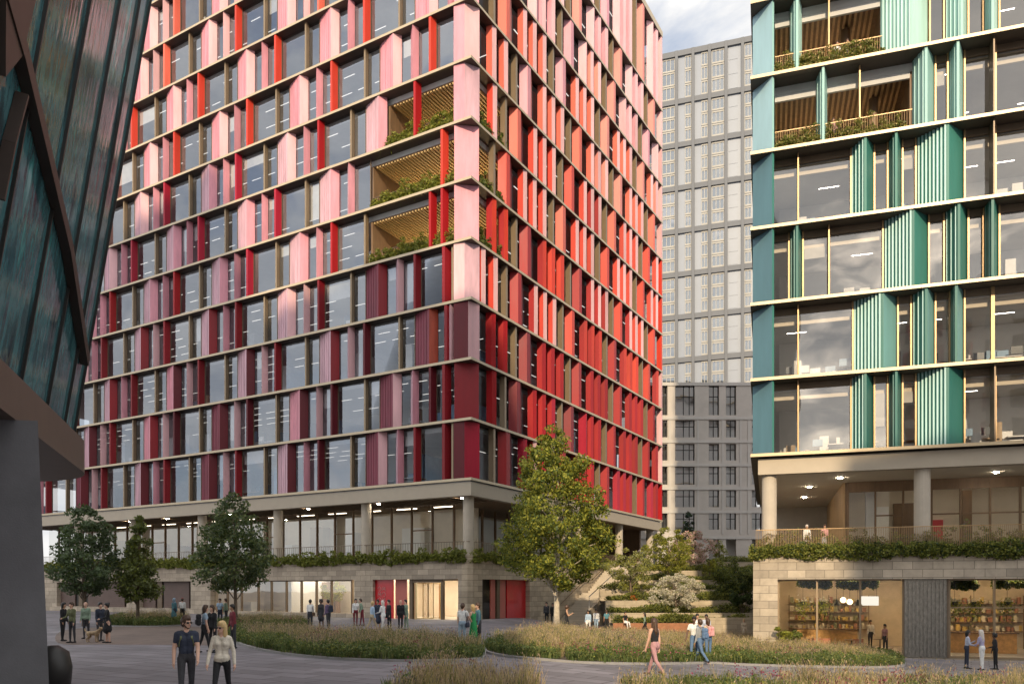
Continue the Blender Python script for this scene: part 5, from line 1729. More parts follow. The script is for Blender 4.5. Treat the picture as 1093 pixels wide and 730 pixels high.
# ================================================================ people
PAL = dict(navy=(.025, .032, .055), black=(.012, .012, .014), charcoal=(.04, .04, .045), cream=(.62, .56, .46), white=(.72, .71, .69), grey=(.28, .29, .30), sky=(.36, .48, .62), denim=(.10, .17, .29),
           paledenim=(.30, .40, .50), khaki=(.42, .34, .23), olive=(.12, .13, .06), green=(.02, .24, .07), sage=(.22, .30, .22), red=(.35, .03, .03), wine=(.16, .02, .03), rose=(.42, .23, .24), pink=(.60, .30, .30),
           lilac=(.36, .33, .46), brown=(.10, .055, .03), blond=(.52, .36, .16), fair=(.60, .36, .26), tan=(.42, .24, .15), dark=(.13, .07, .045), hair_black=(.012, .01, .009), hair_brown=(.06, .03, .016), hair_red=(.20, .06, .02),
           platinum=(.62, .56, .5), beige=(.50, .40, .29), teal=(.08, .20, .24), purple=(.14, .10, .18), striped=(.45, .48, .58))


def cm(k, kind='cloth'):
    c = PAL[k]
    if kind == 'skin': return mat('skin_' + k, c, .5, var=.06, scale=8)
    if kind == 'hair': return mat('hair_of_' + k, c, .45, var=.25, scale=30, stretch=(1, 1, .2))
    return mat('cloth_' + k, c, .85, var=.15, scale=14, bump=.25, bscale=30)


def capsule(mb, p0, r0, p1, r1, n=10):
    p0, p1 = Vector(p0), Vector(p1)
    if (p1 - p0).length < 1e-4: p1 = p0 + Vector((0, 0, .004))
    d = (p1 - p0).normalized()
    mb.tube([p0 - d * r0 * .97, p0 - d * r0 * .7, p0 - d * r0 * .3, p0, p1, p1 + d * r1 * .3, p1 + d * r1 * .7, p1 + d * r1 * .97],
            [r0 * .22, r0 * .71, r0 * .95, r0, r1, r1 * .95, r1 * .71, r1 * .22], n)


def solid(name, caps, voxel, mats, labels=None, parent=None, smooth_it=3):
    """one continuous skin over a set of tapered limbs"""
    mb = MB()
    for c in caps: capsule(mb, c[0], c[1], c[2], c[3])
    me = bpy.data.meshes.new(name); me.from_pydata(mb.v, [], mb.f)
    o = bpy.data.objects.new(name, me); col.objects.link(o)
    rm = o.modifiers.new('r', 'REMESH'); rm.mode = 'VOXEL'; rm.voxel_size = voxel
    sm = o.modifiers.new('s', 'SMOOTH'); sm.iterations = smooth_it; sm.factor = .5
    dg = bpy.context.evaluated_depsgraph_get()
    ne = bpy.data.meshes.new_from_object(o.evaluated_get(dg))
    o.modifiers.clear(); o.data = ne; bpy.data.meshes.remove(me); ne.name = name
    ne.materials.clear()
    for m in mats: ne.materials.append(m)
    nf = len(ne.polygons)
    cen = np.empty(nf * 3, np.float32); ne.polygons.foreach_get('center', cen); cen = cen.reshape(-1, 3)
    if labels is not None and len(mats) > 1:
        best = np.full(nf, 1e9); idx = np.zeros(nf, np.int32)
        for c, l in zip(caps, labels):
            a, b = np.array(c[0]), np.array(c[2]); ab_ = b - a
            t = np.clip(((cen - a) @ ab_) / (ab_ @ ab_ + 1e-9), 0, 1)
            d = np.linalg.norm(cen - (a + t[:, None] * ab_), axis=1) - (c[1] + (c[3] - c[1]) * t)
            k = d < best; best[k] = d[k]; idx[k] = l
        ne.polygons.foreach_set('material_index', idx)
    ne.polygons.foreach_set('use_smooth', np.ones(nf, bool))
    ne.update()
    if parent: o.parent = parent
    return o


GAITS = {'stand': (.04, .04, -.05, .03), 'walk': (.44, .08, -.30, .42), 'walk2': (-.30, .42, .44, .08), 'stroll': (.25, .05, -.18, .22), 'stroll2': (-.18, .22, .25, .05), 'sit': (1.35, 1.3, 1.5, 1.15), 'lean': (.12, .02, -.12, .03)}


def person(label, loc, heading, h=1.72, pose='stand', top='white', bottom='navy', skin='fair', hair='hair_brown', style='short', sleeve='long', shoes='black', fem=False, armL=(.05, .12, .2), armR=(.05, .12, .2),
           look=0.0, lean=0.03, dress=None, shorts=False, bag=None, group=None, voxel=.024, near=False, cap=None, glasses=False, jacket=None, seat=None, wide=1.0, beard=False, phone=False):
    k = h / 1.76
    t1, k1, t2, k2 = GAITS[pose]
    caps, lab = [], []
    SK, TOP, BOT, SH, JK = 0, 1, 2, 3, 4

    def add(p0, r0, p1, r1, l): caps.append((tuple(p0), r0 * k, tuple(p1), r1 * k)); lab.append(l)
    V3 = lambda x, y, z: Vector((x * k, y * k, z * k))
    hw = .088 if not fem else .092
    legs = []
    for s, th, kb in ((1, t1, k1), (-1, t2, k2)):
        hip = Vector((s * hw, 0, .92)); kn = hip + Vector((s * .01, math.sin(th), -math.cos(th))) * .43
        an = kn + Vector((-s * .01, math.sin(th - kb), -math.cos(th - kb))) * .42
        legs.append((hip, kn, an, th - kb))
    low = min(l[2].z for l in legs) - .085
    if seat is not None: low = .80 - seat / k          # seated: the pelvis rests at the seat height
    dz = Vector((0, 0, -low))
    thick = 1.0 if not fem else .93
    for i, (hip, kn, an, sa) in enumerate(legs):
        hip, kn, an = hip + dz, kn + dz, an + dz
        legl = BOT
        sk_low = SK if (shorts or dress) else BOT
        add(hip * k, .088 * thick, kn * k, .058 * thick, SK if dress and dress < .5 else BOT)
        add(kn * k, .057 * thick, kn.lerp(an, .35) * k, .056 * thick, sk_low); add(kn.lerp(an, .35) * k, .056 * thick, an * k, .037, sk_low)
        fa = max(-.9, min(.4, -sa if seat is None else 0)) if (an.z - .085) > .03 else 0
        toe = an + Vector(((1 if i == 0 else -1) * .02, .17 * math.cos(fa), -.045 - .17 * math.sin(-fa) * -1 if False else -.045 + .12 * math.sin(fa)))
        heel = an + Vector((0, -.045, -.045))
        add(heel * k, .038, toe * k, .032, SH)
    ly = lean
    zt = dz
    pel = Vector((0, 0, .97)) + zt; bel = Vector((0, ly * .3, 1.10)) + zt; che = Vector((0, ly * .8, 1.29)) + zt; sho = Vector((0, ly, 1.42)) + zt; nk = Vector((0, ly * 1.1 + .0, 1.49)) + zt
    hd = Vector((0, ly * 1.25 + .012, 1.615)) + zt
    for s in (1, -1):
        add((pel + Vector((s * .055, -.01, -.035))) * k, .108 if fem else .102, (pel + Vector((s * .05, -.005, .03))) * k, .10, BOT)
        add((bel + Vector((s * .045, 0, -.03))) * k, .093 * wide if not fem else .085, (bel + Vector((s * .05, 0, .06))) * k, .095 * wide if not fem else .08, TOP)
        add((bel + Vector((s * .05, 0, .06))) * k, .095 * wide if not fem else .08, (che + Vector((s * .075, .005, 0))) * k, .108 * wide if not fem else .098, TOP)
        add((che + Vector((s * .075, .005, 0))) * k, .105 * wide if not fem else .098, (sho + Vector((s * .10, 0, -.02))) * k, .07, TOP)
        if fem: add((che + Vector((s * .07, .07, .01))) * k, .048, (che + Vector((s * .07, .075, .0))) * k, .046, TOP)
    sw = .175 if not fem else .155
    add((sho + Vector((-sw + .03, 0, -.01))) * k, .062, (sho + Vector((sw - .03, 0, -.01))) * k, .062, TOP if sleeve != 'none' else SK)
    add((sho + Vector((0, 0, .0))) * k, .06, nk * k, .05, SK); add(nk * k, .05, (hd - Vector((0, .01, .06))) * k, .052, SK)
    hands = []
    for s, (a, out_, eb) in ((1, armR), (-1, armL)):
        S = sho + Vector((s * sw, 0, -.02))
        d = Vector((s * math.sin(out_), math.sin(a) * math.cos(out_), -math.cos(a) * math.cos(out_)))
        E = S + d * .285
        a2 = a + eb
        d2 = Vector((s * math.sin(out_) * .6 - s * .25 * math.sin(min(eb, 1.5)), math.sin(a2), -math.cos(a2))).normalized()
        W = E + d2 * .25
        ul = SK if sleeve == 'none' else TOP
        fl_ = TOP if sleeve == 'long' else SK
        add(S * k, .056, S.lerp(E, .55) * k, .049, ul); add(S.lerp(E, .55) * k, .047, E * k, .042, TOP if sleeve == 'long' else SK)
        add(E * k, .043, W * k, .032 if sleeve != 'long' else .036, fl_)
        pm = W + d2 * .075
        add((W + d2 * .02) * k, .027, pm * k, .030, SK)
        side = Vector((0, 1, 0)) if abs(d2.y) < .7 else Vector((0, 0, 1))
        side = (side - d2 * side.dot(d2)).normalized(); inn = d2.cross(side)
        if inn.x * s > 0: inn = -inn
        for q, (off, ln) in enumerate(((-.028, .06), (-.010, .078), (.009, .083), (.027, .073))):
            b0 = pm + side * off; m1 = b0 + d2 * ln * .55 + inn * .004; m2 = m1 + d2 * ln * .4 + inn * ln * .35
            add(b0 * k, .0105, m1 * k, .0095, SK); add(m1 * k, .0095, m2 * k, .008, SK)
        tb = W + d2 * .035 + side * .026; add(tb * k, .012, (tb + side * .028 + d2 * .035 + inn * .012) * k, .0095, SK)
        hands.append((pm + d2 * .03) * k)
    # head turned by look
    R_ = Matrix.Rotation(-look, 3, 'Z')
    H = lambda x, y, z: (hd + R_ @ Vector((x, y, z))) * k
    add(H(0, -.012, .03), .086, H(0, -.005, .05), .084, SK); add(H(0, .018, -.02), .072, H(0, .03, -.055), .052, SK); add(H(0, .052, -.078), .028, H(0, .058, -.08), .026, SK)
    add(H(0, .085, .0), .012, H(0, .104, -.025), .016, SK)
    for s in (1, -1):
        add(H(s * .082, -.005, .012), .016, H(s * .085, -.012, -.02), .012, SK)
    if dress:
        z1 = (1.04 + zt.z) * k
        add((0, 0, z1), .10, (0, .0, z1 - .18 * k), .15, TOP); add((0, 0, z1 - .18 * k), .15, (0, .02, z1 - dress * k), .20, TOP)
    if jacket:
        add((bel + Vector((-.05, 0, -.10))) * k, .115, (bel + Vector((.05, 0, -.10))) * k, .115, TOP)
    root = empty('person', loc, -math.radians(heading)); tag(root, label, 'person', group)
    body = solid('body', caps, voxel * (1 if not near else .5), [cm(skin, 'skin'), cm(top), cm(bottom), cm(shoes)], lab, root)
    # hair
    hc = []
    def ha(p0, r0, p1, r1): hc.append((tuple(p0), r0 * k, tuple(p1), r1 * k))
    if style != 'bald':
        ha(H(0, -.028, .035), .100, H(0, -.014, .07), .094); ha(H(0, .03, .095), .062, H(0, -.03, .095), .07); ha(H(0, -.05, -.02), .07, H(0, -.045, .03), .08)
    if style == 'long':
        for s in (1, -1): ha(H(s * .06, -.03, .03), .045, H(s * .075, -.02, -.16), .035)
        ha(H(0, -.06, .0), .075, H(0, -.085, -.25), .07); ha(H(0, -.085, -.25), .07, H(0, -.075, -.36), .04)
    if style == 'mid':
        for s in (1, -1): ha(H(s * .06, -.025, .03), .045, H(s * .07, -.02, -.08), .035)
        ha(H(0, -.06, .0), .075, H(0, -.06, -.12), .06)
    if style == 'curly':
        for i in range(22):
            a = i * 2.4; z = -.03 + .15 * (i / 21)
            ha(H(.085 * math.cos(a), -.025 + .08 * math.sin(a) if math.sin(a) < .5 else -.01, z + .0), .042, H(.09 * math.cos(a), -.03 + .07 * min(.4, math.sin(a)), z + .01), .042)
        ha(H(0, -.03, .09), .09, H(0, -.02, .11), .08)
    if style == 'bun':
        ha(H(0, -.08, .10), .045, H(0, -.10, .12), .045)
    if style == 'afro': ha(H(0, -.03, .05), .13, H(0, -.02, .08), .125)
    if style == 'scarf':
        ha(H(0, -.03, .0), .10, H(0, -.02, .05), .10); ha(H(0, -.02, -.1), .085, H(0, -.0, -.16), .11)
    if beard: ha(H(0, .045, -.085), .032, H(0, .058, -.092), .024); [ha(H(s * .066, .0, -.02), .016, H(s * .048, .035, -.075), .02) for s in (1, -1)]
    if hc:
        solid('hair' if style != 'scarf' else 'head_scarf', hc, voxel * .75 if not near else .012, [cm(hair, 'hair' if style != 'scarf' else 'cloth')], None, root, 2)
    if cap:
        solid('cap', [(tuple(H(0, -.015, .075)), .092 * k, tuple(H(0, -.015, .09)), .085 * k), (tuple(H(0, .06, .075)), .03 * k, tuple(H(0, .13, .065)), .03 * k)], voxel * .75, [cm(cap)], None, root, 2)
    if near:
        for s in (1, -1):
            mb = MB(); mb.ball(H(s * .032, .068, .006), .012 * k, 8); mb.build('eye', M['black_metal'], None, True).parent = root
        mb = MB(); mb.bar(H(-.022, .083, -.052), H(.022, .083, -.052), .012 * k, .009 * k); mb.build('mouth', mat('lip', (.35, .12, .1), .5)).parent = root
    if glasses:
        mb = MB()
        for s in (1, -1):
            mb.ball(H(s * .036, .082, .008), .028 * k, 10, 0, (1, .35, .8)); mb.bar(H(s * .062, .075, .012), H(s * .088, -.01, .012), .008 * k)
        mb.bar(H(-.03, .095, .014), H(.03, .095, .014), .008 * k); mb.build('sunglasses', M['black_metal']).parent = root
    if phone:
        pass
    W_ = Matrix.Translation(loc) @ Matrix.Rotation(-math.radians(heading), 4, 'Z')
    if bag:
        kind, colr, blabel = bag
        e = empty(kind, loc, -math.radians(heading)); tag(e, blabel, kind.replace('_', ' '))
        if kind == 'backpack':
            c0 = (che + Vector((0, -.20, -.05))) * k
            solid('pack', [(tuple(c0 + V3(s * .075, y, z)), .07 * k, tuple(c0 + V3(s * .07, y, z + .05)), .065 * k) for s in (1, -1) for y in (0, -.035) for z in (-.16, -.05, .08)], max(.018, voxel * .8), [cm(colr)], None, e, 2)
            for s in (1, -1):
                mb = MB(); q = [che + Vector((s * .09, -.13, .14)), sho + Vector((s * .09, -.02, .055)), che + Vector((s * .10, .118, .03)), che + Vector((s * .13, .06, -.12)), che + Vector((s * .10, -.13, -.18))]
                for a, b in zip(q, q[1:]): mb.bar(a * k, b * k, .035 * k, .012)
                mb.build('strap', cm(colr)).parent = e
            mb = MB(); mb.box(-.09 * k, .09 * k, c0.y - .13 * k, c0.y - .10 * k, c0.z - .18 * k, c0.z - .02 * k); mb.build('pocket', cm(colr)).parent = e
        else:
            c0 = Vector(((.23 if kind != 'tote_bag' else .25) * k, -.02 * k, (.95 + zt.z) * k))
            solid('bag_body', [(tuple(c0 + V3(0, y, 0)), .06 * k, tuple(c0 + V3(0, y, -.10)), .065 * k) for y in (-.07, 0, .07)], max(.018, voxel * .8), [cm(colr)], None, e, 2)
            mb = MB(); mb.bar(c0 + V3(0, -.07, .05), (sho + Vector((.12, -.03, .06))) * k, .02); mb.bar(c0 + V3(0, .07, .05), (sho + Vector((.12, .03, .06))) * k, .02); mb.build('strap', cm(colr)).parent = e
    return root, hands


def ppl(x, yf, label, heading, **kw):
    p = G(x, yf)
    return person(label, tuple(p), heading, **kw)


A0 = (.05, .10, .15)
PHONE = (.35, .05, 1.75)
TALK = (.2, .15, 1.1)
# near couple
person('man in navy polo and dark jeans with sunglasses, walking beside the blonde woman', tuple(P(199, 752, 15.75) * 1), 158, 1.79, 'stroll', 'navy', 'charcoal', 'fair', 'hair_brown', 'short', 'short', near=True, voxel=.026,
       look=-.75, armL=(.25, .12, .35), armR=(-.05, .16, .25), glasses=True, beard=True, bag=('backpack', 'olive', 'olive backpack on the back of the man in the navy polo'), wide=1.05)
person('blonde woman in cream sweater and black trousers with sunglasses, walking beside the man in navy', (P(237, 752, 15.9).x, 15.9, 0), 172, 1.72, 'walk', 'cream', 'black', 'fair', 'blond', 'long', 'long', near=True, voxel=.026, fem=True,
       look=.55, armL=(-.1, .28, .3), armR=(.12, .26, .3), glasses=True, wide=1.15, jacket=True)
bpy.data.objects  # keep
# group with the dog at the left
ppl(67, 684, 'person in black coat standing at the left end of the group with the dog', 90, top='black', bottom='black', skin='tan', hair='hair_black', style='mid', jacket=True)
ppl(77, 686, 'person in olive patterned jacket and dark trousers in the group with the dog', 200, top='olive', bottom='charcoal', hair='hair_brown', h=1.76, armR=TALK, jacket=True)
ppl(92, 681.5, 'person in green jacket standing behind the small dog', 180, top='sage', bottom='charcoal', hair='hair_red', style='bald', jacket=True)
ppl(106.5, 684, 'person in navy jacket, left of the woman with the grey bag', 120, top='navy', bottom='charcoal', hair='hair_black', style='bun', jacket=True)
ppl(115, 686, 'woman in black coat with a grey bag, right end of the group with the dog', 230, top='black', bottom='black', hair='hair_black', style='bun', dress=.45, fem=True, armL=TALK, bag=('handbag', 'grey', 'small grey bag of the woman in the black coat'))
ppl(185.5, 665.5, 'person in pale head scarf and long blue coat near the brown shutters', 20, top='teal', bottom='navy', hair='paledenim', style='scarf', dress=.55, fem=True)
ppl(194.5, 665, 'person in white jacket and red cap near the brown shutters', 340, top='white', bottom='black', cap='red', armL=TALK)
ppl(218, 697, 'woman in pale denim top and black trousers standing behind the couple', 60, h=1.76, top='paledenim', bottom='black', hair='hair_brown', style='mid', fem=True, sleeve='short', pose='stroll', bag=('backpack', 'black', 'black backpack of the woman in the denim top'), voxel=.022)
ppl(227, 695, 'person in black top half hidden behind the walking couple', 200, top='black', bottom='black', skin='fair', hair='hair_brown', style='mid', fem=True)
ppl(249, 692, 'man in dark red jacket standing behind the blonde woman', 230, top='wine', bottom='charcoal', skin='tan', hair='hair_black', jacket=True)
ppl(235, 667, 'man in blue shirt seen before the lit lobby windows', 180, top='sky', bottom='navy', skin='tan', hair='hair_black', sleeve='short')
ppl(241.5, 667, 'person in grey green jacket beside the man in blue shirt at the lobby', 270, top='sage', bottom='charcoal', jacket=True)
# trio before the lobby
ppl(331, 671.5, 'man in white shirt with a brown shoulder bag, seen from behind before the lobby', 10, top='white', bottom='charcoal', skin='tan', hair='hair_black', bag=('shoulder_bag', 'brown', 'brown shoulder bag of the man in the white shirt'))
ppl(343, 671, 'woman with curly dark hair in the trio before the lobby', 200, top='charcoal', bottom='charcoal', skin='dark', hair='hair_black', style='curly', dress=.4, fem=True)
ppl(350.5, 672, 'man in purple grey coat with backpack in the trio before the lobby', 300, top='purple', bottom='charcoal', hair='hair_black', jacket=True, bag=('backpack', 'navy', 'dark blue backpack on the man in the purple grey coat'))
ppl(379.5, 668, 'woman in white top and wine red trousers at the stone pier', 160, top='white', bottom='wine', hair='hair_black', style='mid', fem=True, armL=PHONE)
ppl(386.5, 667.5, 'person in green top and wine trousers leaning on the stone pier', 250, top='sage', bottom='wine', pose='lean', lean=.08, hair='hair_brown')
# entrance group
ppl(397, 674.5, 'man in pale blue shirt and khaki trousers walking to the entrance', 60, top='sky', bottom='khaki', pose='walk', hair='blond')
ppl(403.5, 672, 'person in dark navy coat among the group at the red logo panel', 200, top='navy', bottom='navy', skin='tan', hair='hair_black', dress=.5, jacket=True)
ppl(409, 674.5, 'woman in white outfit with pale hair and black bag at the red logo panel', 300, top='white', bottom='white', hair='platinum', style='mid', fem=True, pose='stroll', armL=TALK, bag=('handbag', 'black', 'black bag held by the woman in white'))
ppl(415.5, 672.5, 'man in black suit right of the woman in white', 230, top='black', bottom='black', hair='hair_black', jacket=True)
ppl(427.5, 672.5, 'man in black suit and white shirt before the salmon wall panel', 160, top='black', bottom='black', hair='hair_red', style='bald', jacket=True)
ppl(433.5, 672, 'man in grey green suit with dark hair before the salmon wall panel', 230, top='sage', bottom='sage', hair='hair_black', jacket=True)
# green dress group
ppl(493.5, 691, 'man in white shirt and pale jeans with dark shoulder bag, back turned', 20, h=1.76, top='white', bottom='paledenim', hair='hair_brown', sleeve='short', armR=(.4, .3, .5), bag=('shoulder_bag', 'navy', 'dark bag of the man in white shirt and jeans'))
ppl(505.5, 690.5, 'blonde woman in green dress facing the man in the white shirt', 300, h=1.70, top='green', bottom='green', hair='blond', style='mid', dress=.72, fem=True, armL=(.4, .3, .8), sleeve='none')
ppl(511, 689, 'man in grey green shirt standing behind the blonde woman in green', 250, h=1.76, top='teal', bottom='charcoal', hair='hair_brown', bag=('tote_bag', 'white', 'white bag beside the woman in green'))
# by the right podium wall
ppl(583.5, 666.5, 'person in black coat by the stone wall, left of two', 200, top='charcoal', bottom='black', hair='hair_black', jacket=True)
ppl(590, 666.5, 'person in black clothes by the stone wall, right of two', 170, top='black', bottom='black', hair='hair_black', jacket=True)
r_, hn = ppl(604.5, 677, 'curly haired woman in black looking at her phone by the tree', 95, top='black', bottom='black', skin='tan', hair='hair_brown', style='afro', fem=True, sleeve='none', armL=PHONE, armR=PHONE, dress=.5)
q = r_.matrix_basis @ ((hn[0] + hn[1]) / 2)
mb = MB(); mb.bar(q + Vector((0, 0, .0)), q + Vector((.03, 0, .14)), .07, .012); tag(mb.build('phone', M['black_metal']), 'phone in the hands of the curly haired woman', 'phone')
ppl(628, 675, 'man in pale blue shirt and white trousers walking before the staircase', 200, h=1.64, top='sky', bottom='white', skin='tan', hair='hair_black', pose='walk')
ppl(636.5, 674.5, 'man in white shirt and pale trousers walking before the staircase', 190, h=1.68, top='white', bottom='paledenim', skin='tan', hair='hair_black', pose='stroll2')
ppl(647.5, 674, 'man in teal blue shirt and black trousers seen from behind', 5, h=1.62, top='teal', bottom='black', skin='tan', hair='hair_brown', sleeve='short')
pz = P(667, 660, 59.75); person('person in black top and white trousers sitting on the rust brown garden wall', (pz.x, 59.7, gz(pz.x, 59.7)), 150, 1.66, 'sit', 'black', 'white', 'tan', 'hair_black', 'short', 'short', seat=-.25 - gz(pz.x, 59.7))
ppl(688.5, 676.5, 'woman with long dark hair in black trousers walking left with a dark bag', 280, h=1.66, top='sage', bottom='black', hair='hair_black', style='long', fem=True, pose='walk', bag=('handbag', 'black', 'dark bag of the woman walking left'))
ppl(712, 674, 'woman in white dress before the garden terraces', 120, h=1.6, top='white', bottom='white', skin='tan', hair='hair_brown', style='mid', fem=True, dress=.45, sleeve='none')
ppl(718, 674.5, 'person in pink top and grey trousers beside the woman in the white dress', 240, h=1.6, top='pink', bottom='grey', skin='tan', hair='hair_brown', sleeve='short')
# woman in the foreground
ppl(699, 721, 'woman with long brown hair in black vest and dusty pink trousers, seen from behind', 320, h=1.74, top='black', bottom='rose', skin='fair', hair='hair_brown', style='long', sleeve='none', fem=True, pose='walk', near=True, voxel=.026, armL=(.2, .1, .15), armR=(-.15, .12, .2), shoes='brown')
# students
ppl(741, 706, 'man in white t-shirt and blue jeans, front of the student group', 200, h=1.70, top='white', bottom='denim', skin='dark', hair='hair_black', sleeve='short', pose='stroll', armR=(.1, .3, .2))
ppl(748, 708, 'person in blue jeans with grey blue backpack, middle of the student group', 320, h=1.66, top='grey', bottom='denim', skin='tan', hair='hair_brown', pose='walk', bag=('backpack', 'denim', 'grey blue backpack in the student group'))
ppl(756, 705.5, 'woman in blue jeans with pink backpack, right of the student group', 340, h=1.62, top='beige', bottom='denim', skin='tan', hair='hair_brown', style='mid', fem=True, bag=('backpack', 'pink', 'pale pink backpack in the student group'))
ppl(744, 692, 'person in white shirt behind the student group', 170, h=1.66, top='white', bottom='grey', skin='tan', hair='hair_black')
ppl(754, 690.5, 'person with dark hair in pale top behind the pink backpack', 200, h=1.66, top='striped', bottom='charcoal', skin='dark', hair='hair_black')
ppl(794, 683, 'person in long beige coat at the foot of the teal flank', 200, h=1.5, top='beige', bottom='beige', hair='blond', style='mid', dress=.55, jacket=True)
# trio by the cafe
ppl(1032, 713.5, 'woman in striped pale top and navy trousers outside the cafe', 110, h=1.68, top='striped', bottom='navy', skin='tan', hair='hair_black', style='mid', fem=True, armL=PHONE, armR=TALK)
ppl(1048, 715, 'woman with long pale hair and white trousers outside the cafe', 330, h=1.74, top='lilac', bottom='white', hair='platinum', style='long', fem=True, armL=TALK)
ppl(1062.5, 714.5, 'person with curly black hair in black clothes outside the cafe', 290, h=1.62, top='black', bottom='black', skin='dark', hair='hair_black', style='curly', armL=TALK, jacket=True)
# people in the cafe and up on the terraces
c = tf(t_px(945, -2.6), -2.6); person('customer in pale pink top and dark trousers standing in the cafe', (*c, GB), 250, 1.62, 'stand', 'rose', 'charcoal', 'tan', 'hair_black', sleeve='short', voxel=.03)
c = tf(t_px(929, -6.4), -6.4); person('barista in cream shirt behind the cafe counter', (*c, GB), 180, 1.7, 'stand', 'cream', 'black', 'tan', 'hair_black', voxel=.03)
for x, r, d, tp, lab in ((893, 5, -2.3, 'white', 'person in white leaning at the upper loggia railing, left of two'), (904, 5, -2.4, 'black', 'person in black at the upper loggia railing, right of two'), (889, 4, -2.3, 'rose', 'person in pink at the lower loggia railing')):
    d = -1.15; c = tf(t_px(x, d), d); person(lab, (*c, tl[r] + .003), 170, 1.68, 'stand', tp, 'charcoal', 'tan', 'hair_brown', 'mid', voxel=.03, armL=TALK, armR=TALK)
for a, lab, tp in ((4.4, 'person in white on the top tower terrace, left of the other', 'white'), (3.2, 'person in cream on the top tower terrace, nearer the corner', 'cream')):
    person(lab, (*ab(a, 1.5), levels[6] + .003), 200, 1.7, 'stand', tp, 'white', 'tan', 'hair_brown', 'short', voxel=.03)
person('person in dark clothes on the lowest tower terrace', (*ab(4.9, 1.5), levels[4] + .003), 200, 1.7, 'stand', 'charcoal', 'black', 'dark', 'hair_black', 'short', voxel=.03)
for x, lab, hr in ((861, 'grey haired person seated on the cafe roof terrace, left of two', 'platinum'), (880, 'brown haired person on the cafe roof terrace, right of two', 'hair_brown')):
    c = tf(t_px(x, -2.2), -2.2); person(lab, (*c, ZD - .02), 180, 1.66, 'stand', 'white' if hr == 'platinum' else 'pink', 'grey', 'tan', hr, 'short', voxel=.03)

# the dog
p = G(99, 685); root = empty('dog', tuple(p), math.radians(-95)); tag(root, 'small pale tan dog standing at the feet of the group by the grey pillar', 'dog')
L_ = lambda x, y, z: (x, y, z)
cps = [(L_(0, -.20, .40), .085, L_(0, .0, .39), .095), (L_(0, .0, .39), .095, L_(0, .20, .40), .115), (L_(0, .20, .43), .10, L_(0, .34, .56), .07), (L_(0, .36, .60), .075, L_(0, .40, .60), .07), (L_(0, .42, .58), .045, L_(0, .51, .555), .032)]
for s in (1, -1):
    cps += [(L_(s * .065, .19, .36), .05, L_(s * .065, .17, .20), .03), (L_(s * .065, .17, .20), .03, L_(s * .065, .19, .04), .024), (L_(s * .065, .19, .03), .026, L_(s * .065, .23, .025), .024),
            (L_(s * .065, -.19, .36), .065, L_(s * .07, -.13, .24), .038), (L_(s * .07, -.13, .24), .036, L_(s * .07, -.25, .15), .026), (L_(s * .07, -.25, .15), .026, L_(s * .07, -.23, .04), .022), (L_(s * .07, -.23, .03), .026, L_(s * .07, -.19, .025), .024),
            (L_(s * .05, .35, .64), .03, L_(s * .075, .35, .56), .022)]
cps += [(L_(0, -.27, .43), .03, L_(0, -.36, .50), .026), (L_(0, -.36, .50), .026, L_(0, -.38, .60), .02)]
solid('body', cps, .018, [mat('dog_fur', (.46, .33, .20), .9, var=.25, scale=12, bump=.5, bscale=60)], None, root, 2)
mb = MB(); mb.ball((0, .54, .565), .016, 8); mb.ball((.035, .445, .625), .011, 6); mb.ball((-.035, .445, .625), .011, 6)
o = mb.build('nose_and_eyes', M['black_metal'], None, True); o.parent = root
p = G(733.5, 706.5); root = empty('dog', tuple(p), math.radians(30)); tag(root, 'small black dog in front of the student group', 'dog')
solid('body', [(tuple(Vector(c[0]) * .62), c[1] * .66, tuple(Vector(c[2]) * .62), c[3] * .66) for c in cps], .015, [mat('dog_fur_black', (.02, .02, .022), .85, var=.25, scale=12)], None, root, 2)

# ================================================================ unseen blocks added behind the camera to cast the evening shade
mat('shade_block_stone', (.58, .54, .49), .85, var=.08, scale=.2)
def shade_block(x0, x1, y0, y1, h, lab):
    r = empty('unseen_shade_block', ((x0 + x1) / 2, y1, 0)); tag(r, lab, 'building')
    mb = MB(); mb.box(x0, x1, y0, y1, -2, h); mb.build('wall', M['shade_block_stone'], r)
    w = MB()
    for i in range(int((x1 - x0) / 3.2)):
        for k in range(int(h / 3.6) - 1):
            w.box(x0 + .8 + i * 3.2, x0 + 2.6 + i * 3.2, y1 + .003, y1 + .05, 1.2 + k * 3.6, 3.4 + k * 3.6)
    tag(w.build('window', M['glass_far'], r), kind='stuff')
for nb in SHADE_BLOCKS: shade_block(*nb)

# ================================================================ camera, sun, sky
cam = bpy.data.cameras.new('camera'); co = bpy.data.objects.new('camera', cam); col.objects.link(co)
co.location = (0, 0, CH); co.rotation_euler = (math.radians(90), 0, 0)
cam.sensor_width = 36; cam.lens = F / 1093 * 36; cam.shift_y = (HY - 365) / 1093
cam.clip_start = .1; cam.clip_end = 4000
sc = bpy.context.scene; sc.camera = co
S = Vector((SUN_X, -1, 0)).normalized(); el = math.radians(SUN_EL)
S = Vector((S.x * math.cos(el), S.y * math.cos(el), math.sin(el)))
sl = bpy.data.lights.new('sun', 'SUN'); sl.energy = SUN_E; sl.angle = math.radians(.9); sl.color = (1, .80, .54)
so = bpy.data.objects.new('sun', sl); col.objects.link(so); so.rotation_euler = (-S).to_track_quat('-Z', 'Y').to_euler()
w = bpy.data.worlds.new('World'); sc.world = w; w.use_nodes = True
nt = w.node_tree; N, L = nt.nodes, nt.links; N.clear()
out = N.new('ShaderNodeOutputWorld'); bg = N.new('ShaderNodeBackground'); bg.inputs['Strength'].default_value = SKY
sky = N.new('ShaderNodeTexSky'); sky.sky_type = 'NISHITA'; sky.sun_disc = False; sky.sun_elevation = el; sky.sun_rotation = math.atan2(S.x, S.y)
sky.air_density = 1.0; sky.dust_density = 1.6; sky.ozone_density = 1.5
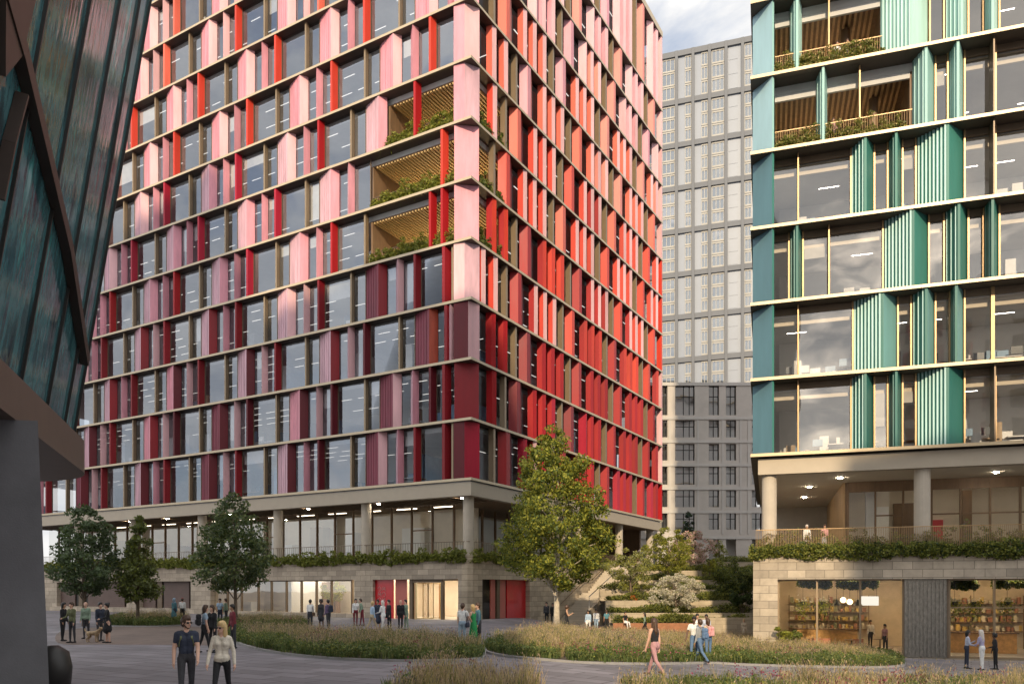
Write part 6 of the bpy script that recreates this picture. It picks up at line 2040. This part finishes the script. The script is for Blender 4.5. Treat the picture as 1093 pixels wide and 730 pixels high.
tcn = N.new('ShaderNodeTexCoord'); mp = N.new('ShaderNodeMapping'); mp.inputs['Scale'].default_value = (1, 1, 2.6)
L.new(tcn.outputs['Generated'], mp.inputs['Vector'])
nz = N.new('ShaderNodeTexNoise'); nz.inputs['Scale'].default_value = 3.4; nz.inputs['Detail'].default_value = 9; nz.inputs['Roughness'].default_value = .58; nz.inputs['Distortion'].default_value = .3
L.new(mp.outputs[0], nz.inputs['Vector'])
rp = N.new('ShaderNodeValToRGB'); rp.color_ramp.elements[0].position = .22; rp.color_ramp.elements[1].position = .46
L.new(nz.outputs['Fac'], rp.inputs['Fac'])
mx = N.new('ShaderNodeMix'); mx.data_type = 'RGBA'
n2 = N.new('ShaderNodeTexNoise'); n2.inputs['Scale'].default_value = 7; n2.inputs['Detail'].default_value = 6; L.new(mp.outputs[0], n2.inputs['Vector'])
r2 = N.new('ShaderNodeValToRGB'); r2.color_ramp.elements[0].position = .35; r2.color_ramp.elements[1].position = .7
r2.color_ramp.elements[0].color = (3.8, 3.9, 4.1, 1); r2.color_ramp.elements[1].color = (5.9, 5.7, 5.4, 1)
L.new(n2.outputs['Fac'], r2.inputs['Fac'])
L.new(rp.outputs['Color'], mx.inputs[0]); L.new(sky.outputs[0], mx.inputs[6]); L.new(r2.outputs['Color'], mx.inputs[7])
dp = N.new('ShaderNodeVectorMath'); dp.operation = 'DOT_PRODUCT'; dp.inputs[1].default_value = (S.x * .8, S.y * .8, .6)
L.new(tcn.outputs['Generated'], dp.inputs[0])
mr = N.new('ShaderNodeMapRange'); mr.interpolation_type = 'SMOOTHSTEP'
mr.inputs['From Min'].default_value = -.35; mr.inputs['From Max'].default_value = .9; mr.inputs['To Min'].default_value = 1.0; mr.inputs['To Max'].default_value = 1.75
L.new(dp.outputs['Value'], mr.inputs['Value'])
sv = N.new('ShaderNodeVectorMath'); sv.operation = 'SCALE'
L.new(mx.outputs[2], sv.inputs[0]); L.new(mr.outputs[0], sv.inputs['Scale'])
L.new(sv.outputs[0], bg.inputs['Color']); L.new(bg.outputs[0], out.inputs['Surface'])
sc.view_settings.view_transform = 'Standard'; sc.view_settings.look = 'None'; sc.view_settings.exposure = EXPO; sc.view_settings.gamma = 1
sc.cycles.max_bounces = 8; sc.cycles.transparent_max_bounces = 12; sc.cycles.caustics_reflective = False; sc.cycles.caustics_refractive = False
sc.cycles.sample_clamp_indirect = 4.0
